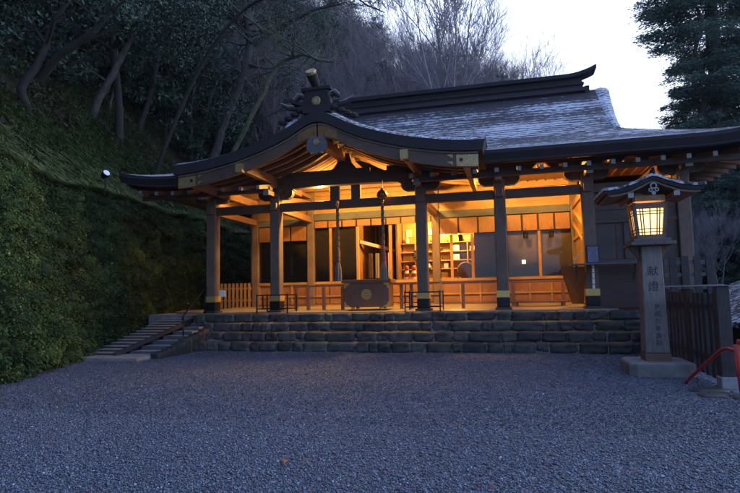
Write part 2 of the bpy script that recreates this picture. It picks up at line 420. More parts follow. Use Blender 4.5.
def build_moss_wall():
    ny, nz = 460, 90
    ys = np.concatenate([np.linspace(-8, 5, 60)[:-1], np.linspace(5, 34, ny-59)]); t = np.linspace(0, 1, nz)
    Yg, T = np.meshgrid(ys, t, indexing='ij')
    bX = bx(Yg); Z = -.15 + T*(wall_top(Yg)+.15)
    # stone mounds as real relief
    def cells(a, b_):
        ia, ib = np.floor(a), np.floor(b_); best = np.full(a.shape, 9.); hh_ = np.zeros(a.shape)
        for da in (-1,0,1):
            for db in (-1,0,1):
                ca, cb = ia+da, ib+db
                hx = np.modf(np.sin(ca*127.1+cb*311.7)*43758.5)[0]; hy = np.modf(np.sin(ca*269.5+cb*183.3)*43758.5)[0]
                d = (a-ca-.5-.42*hx)**2 + (b_-cb-.5-.42*hy)**2; hh_ = np.where(d < best, hx, hh_); best = np.minimum(best, d)
        return np.sqrt(best), hh_
    wq = fbm(Yg*.9, Z*.9, 0, 3, 15)*1.2; c1, h1 = cells(Yg*1.5+wq, Z*1.9-wq); c2, h2 = cells(Yg*3.6+7+wq, Z*4.2)
    rel = .34*(1-np.clip(c1, 0, 1)**1.3) + .17*(1-np.clip(c2, 0, 1)) + .12*fbm(Yg*1.5, Z*1.5, 0, 4, 5)
    fade = smoothstep(0, .06, T)*smoothstep(1.0, .93, T)
    X = bX - 1.25*T**1.05 + rel*fade*1.35 - .2
    V = np.stack([X, Yg, Z], -1)
    w = thing('retaining_wall', (-10.3, 11.5, 0), 'tall sloping retaining wall overgrown with moss along the left side of the court', 'wall')
    raw('wall_face', V, grid_faces(len(ys), nz), M['mosswall'], w, smooth=True)
    # moss / fern leaves: hang downwards in clumps at the mounds
    m = 120000
    i = RNG.integers(55, len(ys)-1, m); j = RNG.integers(1, nz-1, m)
    wgt = rel[i, j]; keep = RNG.uniform(.12, .55, m) < wgt
    # denser near the camera
    i, j = i[keep], j[keep]
    P = V[i, j] + RNG.normal(size=(len(i), 3))*.035; n = len(P)
    P[:, 0] += RNG.uniform(0, .10, n)
    d = np.stack([RNG.uniform(.2, 1, n), RNG.normal(0, .6, n), RNG.uniform(-1.2, .25, n)], 1)
    LV, LF = leaf_quads(P, .034, .5, .5, dirs=d)
    patch = fbm(P[:, 1]*.55, P[:, 2]*.7, 0, 3, 21)
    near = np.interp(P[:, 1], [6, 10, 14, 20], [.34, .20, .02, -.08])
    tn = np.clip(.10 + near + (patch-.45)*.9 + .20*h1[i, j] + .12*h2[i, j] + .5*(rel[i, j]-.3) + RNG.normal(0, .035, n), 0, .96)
    tn = np.where(RNG.uniform(size=n) < .003, 1, tn)
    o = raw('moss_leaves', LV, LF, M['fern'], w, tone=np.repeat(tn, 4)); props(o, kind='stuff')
    # moss cushions: overlapping rounded clumps like scales, each its own shade
    v0, f0 = ico(); Cc = []; rr = []
    for gy in np.arange(5.5, 27, .25):
        for gz in np.arange(.05, 1.0, .052):
            Cc.append((gy+RNG.normal(0, .07), gz+RNG.normal(0, .014))); rr.append(RNG.uniform(.12, .29))
    Cc = np.array(Cc); rr = np.array(rr); nC = len(Cc)
    ii = np.clip(np.searchsorted(ys, Cc[:, 0]), 1, len(ys)-2); jj = np.clip((Cc[:, 1]*(nz-1)).astype(int), 0, nz-1)
    O = V[ii, jj]; nE = 1500
    Ye = RNG.uniform(5.5, 27, nE); Oe = RNG.uniform(-.12, 1, nE)**1*RNG.choice([.35, .8, 1.1], nE)
    Xe_ = wx(Ye)-Oe; Oe3 = np.stack([Xe_+.08, Ye, terr(np.minimum(Xe_, wx(Ye)-.001), Ye)-.03-np.where(Oe < .1, RNG.uniform(0, .45, nE), 0)], 1)
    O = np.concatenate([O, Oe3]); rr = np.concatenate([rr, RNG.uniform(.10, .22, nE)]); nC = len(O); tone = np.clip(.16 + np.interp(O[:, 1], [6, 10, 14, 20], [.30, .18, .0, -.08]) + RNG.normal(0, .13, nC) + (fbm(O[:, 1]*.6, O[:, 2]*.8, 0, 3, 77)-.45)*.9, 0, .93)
    S = np.stack([rr*1.0, rr*RNG.uniform(.8, 1.3, nC), rr*RNG.uniform(.7, 1.0, nC)], 1)
    PB = v0[None]*S[:, None, :]*.86*RNG.uniform(.85, 1.1, (nC, 12, 1)) + O[:, None, :]
    FB = (f0[None]+(np.arange(nC)*12)[:, None, None]).reshape(-1, 3)
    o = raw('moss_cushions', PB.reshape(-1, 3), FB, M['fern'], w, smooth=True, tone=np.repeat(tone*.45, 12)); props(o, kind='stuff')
    per = np.clip((rr/.19)**2*np.interp(O[:, 1], [6, 12, 26], [150, 100, 45]), 20, 240).astype(int)
    idx = np.repeat(np.arange(nC), per); nL = len(idx)
    dr = RNG.normal(size=(nL, 3)); dr[:, 0] = np.abs(dr[:, 0])+.1; dr /= np.linalg.norm(dr, axis=1)[:, None]
    P = O[idx] + dr*S[idx]*RNG.uniform(.9, 1.08, (nL, 1))
    tan = np.array([.25, .0, -1.0]) + .26*RNG.normal(size=(nL, 3)) + dr*.8
    LV, LF = leaf_quads(P, .027, .55, .4, dirs=tan)
    tn = np.clip(tone[idx] + RNG.normal(0, .04, nL), 0, .95); tn = np.where(RNG.uniform(size=nL) < .002, 1, tn)
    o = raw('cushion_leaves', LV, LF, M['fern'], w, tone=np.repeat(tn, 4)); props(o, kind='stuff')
    # fern fronds: arcs with paired leaflets
    nf = 1500
    i = RNG.integers(58, len(ys)-1, nf); j = RNG.integers(2, nz-1, nf); P0 = V[i, j]; C = []; D = []; TT = []
    for k in range(nf):
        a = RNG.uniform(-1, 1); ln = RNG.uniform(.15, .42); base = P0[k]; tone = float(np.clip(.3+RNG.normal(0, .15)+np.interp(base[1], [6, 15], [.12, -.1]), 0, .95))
        out = np.array([RNG.uniform(.5, 1), a*.8, RNG.uniform(-.1, .5)]); out /= np.linalg.norm(out)
        side = np.cross(out, (0,0,1)); side /= np.linalg.norm(side)+1e-6
        for q in range(9):
            tq = (q+1)/9; c = base + out*ln*tq + np.array([0,0,-1])*ln*.75*tq*tq
            wdt = .07*math.sin(math.pi*min(.95, tq*.8+.15))+.012
            for sg in (-1, 1): C.append(c+side*sg*wdt*.6); D.append(side*sg+out*.4); TT.append(tone)
    LV, LF = leaf_quads(np.array(C), .045, .32, .2, dirs=np.array(D))
    o = raw('fern_fronds', LV, LF, M['fern'], w, tone=np.repeat(TT, 4)); props(o, kind='stuff')
build_moss_wall()

def build_grass():
    # long arching grass on the bank above the wall
    Vs = []; Ts = []
    n = 80000
    Y = RNG.uniform(4, 26, n); off = RNG.exponential(1.25, n)-.22; off = np.clip(off, -.22, 6)
    cl = fbm(Y*1.1, off*1.1, 0, 3, 31); keep = (cl > .42) | ((off < .3) & (cl > .36)); Y, off = Y[keep], off[keep]; n = len(Y)
    X = wx(Y) - off + .1; Z = terr(X, Y); Z = np.where(Z < 1, wall_top(Y)-.12, Z)
    ln = RNG.uniform(.35, 1.15, n)*np.interp(off, [0, 3], [.75, 1.1]); az = RNG.normal(-.2, 1.2, n)
    dx, dy = np.cos(az), np.sin(az); w = RNG.uniform(.010, .024, n)
    segs = [0, .35, .7, 1.0]; P = []
    for t in segs:
        px = X + dx*ln*.75*t**1.5; py = Y + dy*ln*.6*t**1.5; pz = Z + ln*(.95*t - .95*t*t*.95)
        ww = w*(1-t*.85)
        P += [np.stack([px-dy*ww, py+dx*ww, pz], 1), np.stack([px+dy*ww, py-dx*ww, pz], 1)]
    V = np.stack(P, 1)
    f = np.array([(0,1,3,2), (2,3,5,4), (4,5,7,6)])
    F = (f[None]+(np.arange(n)*8)[:, None, None]).reshape(-1, 4)
    tn = np.clip(RNG.beta(2, 3, n) + (fbm(Y*.7, off, 0, 2, 8)-.4)*.6 + np.where(off < .9, .38, 0) + np.interp(Y, [8, 14], [.15, 0]), 0, 1)
    o = raw('bank_grass', V.reshape(-1, 3), F, M['grass'], tone=np.repeat(tn, 8))
    props(o, 'long green grass drooping from the bank above the mossy wall', 'grass', kind='stuff')
    # undergrowth on the slope
    m = 170000
    Y = RNG.uniform(3, 45, m); off = RNG.uniform(0, 1, m)**1.6*26; X = wx(Y)-off; c = fbm(X*.8, Y*.8, 0, 3, 41); k = c > .40
    X, Y = X[k], Y[k]; Z = terr(X, Y)+RNG.uniform(0, .35, len(X)); P = np.stack([X, Y, Z], 1)
    d = np.stack([RNG.normal(.6, .6, len(X)), RNG.normal(0, .7, len(X)), RNG.normal(.2, .7, len(X))], 1)
    LV, LF = leaf_quads(P, .13, .28, .5, dirs=d)
    o = raw('slope_undergrowth', LV, LF, M['litter'], tone=np.repeat(RNG.beta(1.6, 2.5, len(X)), 4))
    props(o, 'low dry undergrowth and leaf litter on the dark slope', 'undergrowth', kind='stuff')
build_grass()
# ------------------------------------------------------------------ stone steps and platform
def stone_mesh(mb, c, d, seed, n=5):
    """one rough boulder-like block, flat-ish faces with rounded edges"""
    rs = random.Random(seed); V = []; F = []; idx = {}
    off = (rs.uniform(0, 50), rs.uniform(0, 50), rs.uniform(0, 50))
    def vert(a, b_, e):
        k = (a, b_, e)
        if k in idx: return idx[k]
        p = Vector((a/n*2-1, b_/n*2-1, e/n*2-1))
        ln = (abs(p.x)**9+abs(p.y)**9+abs(p.z)**9)**(1/9)
        q = p/ln if ln > 1e-6 else p
        q = q*(.95+.11*mnoise.noise(Vector((q.x*1.3*d[0]/.5+off[0], q.y*1.3+off[1], q.z*1.3+off[2])))+.07*mnoise.noise(Vector((q.x*4*d[0]/.5+off[0], q.y*4+off[1], q.z*3+off[2]))))
        q += Vector((0, 0, .06*q.x*rs_t))
        V.append((c[0]+q.x*d[0]/2, c[1]+q.y*d[1]/2, c[2]+q.z*d[2]/2)); idx[k] = len(V)-1; return idx[k]
    rs_t = rs.uniform(-1, 1)
    for a in range(n):
        for b_ in range(n):
            F.append((vert(a,b_,0), vert(a,b_+1,0), vert(a+1,b_+1,0), vert(a+1,b_,0)))
            F.append((vert(a,b_,n), vert(a+1,b_,n), vert(a+1,b_+1,n), vert(a,b_+1,n)))
            F.append((vert(a,0,b_), vert(a+1,0,b_), vert(a+1,0,b_+1), vert(a,0,b_+1)))
            F.append((vert(a,n,b_), vert(a,n,b_+1), vert(a+1,n,b_+1), vert(a+1,n,b_)))
            F.append((vert(0,a,b_), vert(0,a,b_+1), vert(0,a+1,b_+1), vert(0,a+1,b_)))
            F.append((vert(n,a,b_), vert(n,a+1,b_), vert(n,a+1,b_+1), vert(n,a,b_+1)))
    mb.add(V, F)
steps = thing('stone_steps', (-2.9, 13.9, 0), 'four wide rough stone steps leading up to the shrine floor', 'steps')
rs = random.Random(11)
SY = [13.76, 14.12, 14.48, 14.84]
for k in range(4):
    mb = MB(); tones = []; x = -8.75 if k < 3 else -9.25; xe = 3.05
    z0, z1 = k*.24, (k+1)*.24
    while x < xe:
        w = rs.choice((rs.uniform(.22, .4), rs.uniform(.35, .6), rs.uniform(.5, .85)))
        w = min(w, xe-x) if xe-x-w > .25 else xe-x
        hh = rs.uniform(.222, .258); jy = rs.uniform(-.05, .045); n0 = len(mb.V)
        stone_mesh(mb, (x+w/2, SY[k]+.24+jy, z1-hh/2-.004+rs.uniform(-.008, .008)), (w*1.03, .5, hh*1.08), rs.random()*1e4, 7)
        tones += [rs.random()]*(len(mb.V)-n0); x += w
    raw('step', mb.V, mb.F, M['stone'], steps, smooth=True, tone=tones)
mb = MB()
for k in range(4): mb.box(-8.7 if k < 3 else -9.2, 3.0, SY[k]+.06, SY[k]+.62, 0 if k == 0 else k*.24-.05, (k+1)*.24-.02)
mb.build('mortar_bed', M['concrete'], steps)
# platform
plat = thing('stone_platform', (-2.9, 20, 0), 'low stone platform carrying the shrine hall', 'platform')
MB().box(-11.2, 4.7, 15.30, 29, 0, .955).build('platform_body', M['concrete'], plat)
mb = MB()
x = 3.06
while x < 4.7:
    for k in range(4): stone_mesh(mb, (x+.3, 15.2, k*.24+.12), (.62, .4, .25), x*10+k)
    x += .6
y = 15.2
mb.build('edge_stone', M['stone'], plat, smooth=True)

# ------------------------------------------------------------------ shrine hall
H = thing('shrine_hall', (-2.3, 18.3, .95), 'lit wooden shrine hall with a snow dusted bark roof and a curved front gable', 'shrine building')
B = lambda mb, name, mat, p=None, **k: mb.build(name, M[mat], p or H, **k)
YC = 15.3; YI = 18.3
FL = .99; FB = 1.10
# floor slab rises a little to the inner sill
mb = MB(); V = [(-9.6,15.02,.92),(2.6,15.02,.92),(2.6,YI,.92),(-9.6,YI,.92),(-9.6,15.02,.985),(2.6,15.02,.985),(2.6,YI,1.10),(-9.6,YI,1.10)]
mb.add(V, [(0,3,2,1),(4,5,6,7),(0,1,5,4),(1,2,6,5),(2,3,7,6),(3,0,4,7)]); B(mb, 'porch_floor', 'floor' if 'floor' in M else 'cypressx')
B(MB().box(-9.2, 4.2, YI, 27, .95, 1.13), 'room_floor', 'cypressx')
COLX = [-8.93, -6.8, -2.38, -.22, 2.02, 4.27]
def column(x, y, top, fancy=True, w=.31):
    c = B(MB().box(x-w/2, x+w/2, y-w/2, y+w/2, 1.05, top), 'column', 'post', bevel=.03)
    B(MB().box(x-w/2-.06, x+w/2+.06, y-w/2-.06, y+w/2+.06, .95, 1.055), 'plinth', 'stone', c, bevel=.015)
    if fancy:
        B(MB().box(x-w/2-.012, x+w/2+.012, y-w/2-.012, y+w/2+.012, 1.057, 1.32), 'metal_shoe', 'blackmetal', c, bevel=.02)
        g = MB().box(x-w/2-.016, x+w/2+.016, y-w/2-.016, y+w/2+.016, 1.322, 1.50)
        B(g, 'gilt_band', 'goldlit', c)
    return c
for x in COLX: column(x, YC, 4.52, x < 3)
for x in COLX[:5]: column(x, YI, 5.2, False, .26)
def bracket(x):
    """boat shaped bracket arms with bearing blocks over a column"""
    prof = [(-.62,4.72),(-.62,4.60),(-.56,4.50),(-.46,4.44),(-.3,4.40),(.3,4.40),(.46,4.44),(.56,4.50),(.62,4.60),(.62,4.72)]
    top = [(x-.55,4.62),(x-.48,4.62),(x-.3,4.62),(x+.3,4.62),(x+.48,4.62),(x+.55,4.62)]
    bot = [(x-.55,4.50),(x-.50,4.42),(x-.40,4.36),(x+.40,4.36),(x+.50,4.42),(x+.55,4.50)]
    b = B(MB().strip(top, bot, YC-.09, YC+.09), 'bracket_arm', 'beam')
    # ogee wings below the long beam
    for s in (-1, 1):
        t2 = [(x+s*.0,4.898),(x+s*.50,4.898),(x+s*.62,4.898),(x+s*.74,4.898),(x+s*.86,4.898),(x+s*1.0,4.898)]; b2 = [(x+s*.0,4.703),(x+s*.50,4.703),(x+s*.62,4.66),(x+s*.72,4.73),(x+s*.86,4.75),(x+s*1.0,4.885)]
        if s < 0: t2.reverse(); b2.reverse()
        B(MB().strip(t2, b2, YC-.07, YC+.07), 'wing', 'beam', b)
    for dx in (-.5, 0, .5): B(MB().box(x+dx-.10, x+dx+.10, YC-.12, YC+.12, 4.622, 4.70), 'bearing_block', 'beam', b, bevel=.01)
    # arm coming forward with pale ends
    top = [(0,0)]
    B(MB().box(x-.075, x+.075, YC-.72, YC-.10, 4.42, 4.56), 'forward_arm', 'beam', b, bevel=.01)
    B(MB().box(x-.085, x+.085, YC-.745, YC-.722, 4.40, 4.575), 'end_cap', 'cap', b)
    B(MB().box(x-.095, x+.095, YC-.68, YC-.48, 4.562, 4.66), 'front_block', 'post', b, bevel=.012)
    B(MB().box(x-.10, x+.10, YC-.26, YC-.157, 4.02, 4.25), 'beam_nose', 'cap' if False else 'post', b, bevel=.012)
for x in COLX: bracket(x)
# long head tie and upper beam between columns
for a, b_ in zip(COLX[:-1], COLX[1:]):
    B(MB().box(a+.157, b_-.157, YC-.10, YC+.10, 4.00, 4.24), 'head_tie', 'beam', bevel=.012)
B(MB().box(-9.7, 4.9, YC-.11, YC+.11, 4.90, 5.02), 'upper_beam', 'beam', bevel=.012)
# deeper rainbow beam over the middle bay and its two struts
top = [(-6.6+i*.2, 4.897) for i in range(21)]; bot = [(x, 4.60+.09*math.sin(math.pi*(x+6.6)/4)**.6 - (.12 if abs(x+4.6) > 1.8 else 0)) for x, z in top]
B(MB().strip(top, bot, YC-.13, YC+.13), 'rainbow_beam', 'beam')
for x in (-4.93, -4.28): B(MB().box(x-.14, x+.14, YC-.08, YC+.08, 4.24, 4.66), 'transom_strut', 'beam', bevel=.01)
for a_, b_ in ((-6.6, -3.85), (-3.35, -2.5)): B(MB().box(a_, b_, YC-.08, YC+.04, 5.022, 5.15), 'spill_stop_board', 'beam')  # boards added to stop lamp spill on the front rafters, one gap left
B(MB().prism([(-5.15,5.02),(-4.05,5.02),(-4.2,5.1),(-4.38,5.32),(-4.45,5.6),(-4.75,5.6),(-4.82,5.32),(-5.0,5.1)], YC-.13, YC-.085), 'king_strut', 'beam')
# ties from front to back and side beams
for x in COLX[:5]:
    B(MB().box(x-.08, x+.08, YC+.157, YI-.131, 4.02, 4.22), 'cross_tie', 'beamy', bevel=.01)
    B(MB().box(x-.07, x+.07, YC+.157, YI-.131, 4.86, 4.98), 'cross_tie', 'beamy', bevel=.01)
# curved shrimp-back ties seen lit inside
for x in (-8.93, -6.8, -2.38):
    pts = []
    for i in range(11):
        t = i/10; pts.append((x, YC+.2+t*(YI-YC-.4), 4.32+.34*math.sin(math.pi*t*.5)))
    m = MB()
    for p, q in zip(pts[:-1], pts[1:]): m.bar(p, q, .13, .2)
    B(m, 'shrimp_tie', 'beamy')
# ceiling of side bays
for (a, b_) in ((-9.4, -6.9), (-2.28, 4.4)):
    m = MB().box(a, b_, YC+.12, YI+.3, 5.03, 5.06)
    B(m, 'bay_ceiling', 'cypressx')
    for i in range(int((b_-a)/.28)): B(MB().box(a+.1+i*.28, a+.14+i*.28, YC+.12, YI, 4.985, 5.029), 'ceiling_batten', 'beamy')

# ---- inner wall
def wallpart(x0, x1, z0, z1, name, mat, dy=0, t=.05, bevel=.006): return B(MB().box(x0, x1, YI+dy-t/2, YI+dy+t/2, z0, z1), name, mat, bevel=bevel)
XI = [-8.8, -6.93, -6.67, -2.51, -2.25, -.35, -.09, 1.89]
for a, b_ in ((-8.8,-6.93), (-6.67,-2.51), (-2.25,-.35), (-.09,1.89)):
    mid = a == -6.67; lz0, lz1, bz0, wt = (4.08, 4.32, 3.82, 3.83) if mid else (3.95, 4.175, 3.40, 3.41)
    wallpart(a, b_, lz1+.005, lz1+.10, 'transom_rail', 'cypressx', -.02, .12)
    wallpart(a, b_, lz0, lz1, 'lintel', 'greywood', -.06, .14)
    for k in range(4):
        z0 = lz1+.105+k*.27; wallpart(a, b_, z0, z0+.262, 'gable_board', 'cypressx', 0, .04, .004)
    n = max(1, round((b_-a)/.55)); w = (b_-a)/n
    for i in range(n):    # pale hanging boards under the lintel
        wallpart(a+i*w+.03, a+(i+1)*w-.03, bz0, lz0-.035, 'hanging_board', 'hang', -.10, .03)
    m = MB().box(a, b_, YI-.05, YI-.02, bz0+.02, lz0-.005); B(m, 'board_backing', 'dark')
    wallpart(a, b_, 1.84, 1.93, 'window_sill_rail', 'cypressx', -.03, .12)
    m = max(2, round((b_-a)/.62)); w = (b_-a)/m
    if a == -6.67: continue
    for i in range(m):
        wallpart(a+i*w+.02, a+(i+1)*w-.02, 1.17, 1.82, 'wainscot_panel', 'hang', 0, .03)
        wallpart(a+i*w-.03, a+i*w+.03, 1.13, 1.835, 'wainscot_stile', 'cypress', -.02, .07)
    wallpart(a, b_, 1.40, 1.46, 'wainscot_rail', 'cypressx', -.045, .03)
    wallpart(a, b_, 1.105, 1.17, 'ground_sill', 'brown', -.02, .12)
# middle bay wainscot (left of offering box; the middle stands open)
for a, b_ in ((-6.67,-5.1), (-3.94,-2.51)):
    w = (b_-a)/3
    for i in range(3): wallpart(a+i*w+.02, a+(i+1)*w-.02, 1.17, 1.82, 'wainscot_panel', 'hang', 0, .03)
    wallpart(a, b_, 1.40, 1.46, 'wainscot_rail', 'cypressx', -.045, .03)
# window posts
for x in (-8.0, -6.08, -5.1, -3.94, -1.87, -1.19, .92): wallpart(x-.045, x+.045, 1.93, 3.81 if -6.6 < x < -2.5 else 3.39, 'window_post', 'cypress', -.01, .09)
def window(x0, x1, back=None):
    w = B(MB().box(x0, x1, YI-.006, YI+.006, 1.93, 3.83 if -6.7 < x0 < -2.6 else 3.41), 'window_pane', 'glass')
    if back: B(MB().box(x0, x1, YI+.12, YI+.14, 1.88, 3.9 if -6.7 < x0 < -2.6 else 3.5), 'pane_backing', back, w)  # dark sheets stand in for the dim room behind the panes
window(-8.8, -8.05, 'dark'); window(-7.95, -6.93, 'dark'); window(-6.67, -6.13, 'dark'); window(-6.03, -5.15, 'dark')
window(-3.89, -2.51); window(-2.25, -1.92); window(-1.82, -1.24); window(-1.14, -.35, 'dark')
window(-.09, .87, 'greycloth'); window(.97, 1.89, 'greycloth')
for x in (-1.14, -8.0): pass
# ---- the room behind
B(MB().box(-9.2, 4.2, 24.2, 24.3, 1.1, 5.0), 'room_back_wall', 'cypressx')
B(MB().box(-9.2, -9.1, YI+.1, 24.2, .95, 5.0), 'room_side_wall', 'cypressx')
B(MB().box(4.1, 4.2, 15.5, 24.2, .95, 5.0), 'room_side_wall', 'cypressx')
B(MB().box(-9.2, 4.2, YI+.12, 24.3, 4.4, 4.45), 'room_ceiling', 'cypressx')
B(MB().box(-5.35, -5.28, YI+.2, 24.2, 1.1, 4.4), 'partition', 'brownz')
B(MB().box(-.75, -.68, YI+.2, 24.2, 1.1, 4.4), 'partition', 'cypress')
B(MB().box(-4.0, -3.93, YI+1.2, 24.2, 1.1, 4.4), 'partition', 'brownz')
B(MB().box(-5.28, -4.0, 21.4, 21.5, 1.1, 4.4), 'inner_screen', 'dark')
for i in range(7): B(MB().box(-5.2+i*.17, -5.14+i*.17, 21.2, 21.26, 1.2, 4.2), 'screen_bar', 'brownz')
B(MB().bar((-5.25,19.0,3.35), (-3.95,20.6,3.0), .12, .12), 'inner_rail', 'brown')
B(MB().box(-3.9, -.8, 20.3, 20.36, 1.1, 4.4), 'shelf_backboard', 'cypressx')
for z in (1.98, 2.32, 2.62, 2.95, 3.28): B(MB().box(-3.88, -.82, 20.02, 20.298, z, z+.03), 'shelf_board', 'cypressx')
for x in (-3.4, -2.75, -2.1, -1.5): B(MB().box(x, x+.04, 20.0, 20.29, 1.98, 3.3), 'shelf_upright', 'cypress')
B(MB().box(-3.88, -.82, 18.75, 19.2, 1.1, 1.93), 'counter', 'brown')
# right hand return wall of the porch
B(MB().box(1.99, 2.05, YC+.157, YI-.13, 1.1, 4.0), 'return_wall', 'cypress')
for z in (1.9, 3.0): B(MB().box(1.93, 1.988, YC+.157, YI-.13, z, z+.09), 'return_rail', 'cypress')
B(MB().bar((1.94, YC+.25, 3.2), (1.94, YI-.6, 3.9), .05, .1, (1,0,0)), 'brace', 'cypress')
B(MB().bar((1.94, YC+.25, 2.75), (1.94, YI-.3, 3.55), .05, .1, (1,0,0)), 'brace', 'cypress')
# ---- right bay plank wall
for k in range(5):
    z0 = 1.0+k*.22; B(MB().box(2.18, 4.11, YC-.05, YC+.03+.002*k, z0, z0+.212), 'wall_plank', 'plankwall', bevel=.006)
B(MB().box(2.18, 4.11, YC-.10, YC+.04, 2.12, 2.24), 'wall_rail', 'plankwall', bevel=.008)
for i in range(4): B(MB().box(2.18+i*.484, 2.652+i*.484, YC-.02, YC+.03, 2.245, 3.18), 'wall_plank', 'plankwall', bevel=.006)
B(MB().box(2.18, 4.11, YC-.09, YC+.05, 3.19, 3.29), 'wall_rail', 'plankwall', bevel=.008)
for k in range(3): B(MB().box(2.18, 4.11, YC-.03, YC+.03, 3.295+k*.235, 3.295+k*.235+.228), 'wall_plank', 'plankwall', bevel=.006)
for x in (2.9, 3.55): B(MB().box(x-.05, x+.05, YC-.08, YC-.02, 2.245, 3.18), 'wall_stile', 'plankwall', bevel=.006)
for k in range(15): B(MB().box(4.25, 4.30, YC+.2+k*.6, YC+.78+k*.6, 1.0, 4.9), 'side_plank', 'plankwall')
# serving shelf in front of it
sh = B(MB().box(1.48, 3.15, 14.72, YC-.17, 2.10, 2.14), 'serving_shelf', 'greywood', bevel=.006)
for x in (1.62, 3.0): B(MB().bar((x, YC-.19, 1.72), (x, 14.85, 2.08), .05, .05), 'shelf_bracket', 'beam', sh)
m = MB(); m.add([(1.30,15.35,2.08),(1.86,15.05,2.08),(1.88,15.9,1.12),(1.62,16.1,1.12),(1.27,15.37,2.06),(1.83,15.09,2.06),(1.85,15.94,1.10),(1.59,16.14,1.10)], [(0,1,2,3),(7,6,5,4),(0,4,5,1),(1,5,6,2),(2,6,7,3),(3,7,4,0)])
B(m, 'folding_flap', 'brown')
B(MB().tube([(1.60,15.0,2.16),(1.63,15.0,2.26),(1.72,15.0,2.40),(1.83,15.02,2.47)], .014, 6), 'flap_stay', 'cap')

# ---- main roof
XE0, XE1, YE, DR, DH = -11.0, 5.95, 13.6, 7.4, 2.9
def rz(d):
    v = np.clip(np.asarray(d, float)/DR, 0, 1); return 4.95 + 3.8*(.55*v+.45*v*v)
def lift(x, d):
    e = np.maximum(0, np.maximum(x-(XE1-1.8), (XE0+1.8)-x))/1.8
    return .22*e**2.2*np.exp(-np.asarray(d)/1.2)
PX = -4.66
PD = np.array([0,.18,.37,.55,.75,1.15,1.65,2.15,2.6,3.15,3.7,4.19]); PZ = np.array([6.16,6.13,6.05,5.95,5.84,5.66,5.49,5.35,5.25,5.15,5.09,5.07])
def pz(x): return np.interp(np.abs(np.asarray(x)-PX), PD, PZ)
def front_slope():
    us = np.linspace(0, 1, 261); ds = np.linspace(0, DR, 75)
    U, Dm = np.meshgrid(us, ds, indexing='ij')
    ins = np.where(Dm < DH, Dm, DH-.0)
    flare = np.where(Dm >= DH, .30*((Dm-DH)/(DR-DH))**1.3, 0)
    x0 = XE0+ins-flare; x1 = XE1-ins+flare
    X = x0+(x1-x0)*U; Z = rz(Dm)+lift(X, Dm); Y = YE+Dm
    V = np.stack([X, Y, Z], -1); F = grid_faces(len(us), len(ds))
    C = V.reshape(-1, 3)[F].mean(1)
    cut = (np.abs(C[:, 0]-PX) < 4.15) & (C[:, 2] < pz(C[:, 0])-.03)
    F1 = F[~cut]
    r = raw('main_roof', V.reshape(-1, 3), F1, M['bark'], H, smooth=True)
    # back slope
    V2 = V.copy(); V2[..., 1] = YE+2*DR-Dm
    raw('back_roof', V2.reshape(-1, 3), F[:, ::-1].copy(), M['bark'], r, smooth=True)
    for sgn, xe in ((1, XE1), (-1, XE0)):
        vs = np.linspace(0, 1, 60); dd = np.linspace(0, DH+.25, 24); A, D2 = np.meshgrid(vs, dd, indexing='ij')
        Yy = YE+np.minimum(D2, 99)+(2*DR-2*D2)*A; Xx = xe-sgn*D2
        ey = np.maximum(0, np.maximum((YE+1.8)-Yy, Yy-(YE+2*DR-1.8)))/1.8
        Zz = rz(D2)+.22*ey**2.2*np.exp(-D2/1.2)
        raw('hip_roof', np.stack([Xx, Yy, Zz], -1), grid_faces(60, 24) if sgn > 0 else grid_faces(60, 24)[:, ::-1].copy(), M['bark'], r, smooth=True)
        # gable board under the verge
        xg = xe-sgn*DH
        poly = [(YE+DH, float(rz(DH))-.1)]+[(YE+d, float(rz(d))-.25) for d in np.linspace(DH+.4, DR, 9)]+[(YE+2*DR-d, float(rz(d))-.25) for d in np.linspace(DR, DH+.4, 9)][1:]+[(YE+2*DR-DH, float(rz(DH))-.1)]
        gw = MB().prism(poly, xg-.03, xg+.03, 'YZ'); gw.build('gable_wall', M['plankwall'], r)
        # verge roll: a thick snowy band along the gable edge
        tops = []; m = MB()
        ds2 = np.linspace(DH-.15, DR, 22); P = []
        for d in ds2:
            t = max(0, (d-DH)/(DR-DH)); P.append((xg+sgn*(.03+.36*t), YE+d, float(rz(d))+.0, .10+.16*t))
        for side in (0, 1):
            Vv = []
            for (x, y, z, w) in P:
                yy = y if side == 0 else YE*2+2*DR-y
                for (a, b_) in ((-1, -.03), (-.6, .02), (0, .05), (.7, .02), (1, -.04), (1, -.22), (.75, -.22)): Vv.append((x+sgn*a*w, yy, z+b_))
            k = 7; Ff = [tuple(i*k+j for j in rng) for i in (0,) for rng in [range(k)]]
            for i in range(len(P)-1):
                for j in range(k): Ff.append((i*k+j, i*k+(j+1)%k, (i+1)*k+(j+1)%k, (i+1)*k+j))
            m.add(Vv, Ff)
        m.build('verge', M['snowy'], r, smooth=False)
    return r
RF = front_slope()
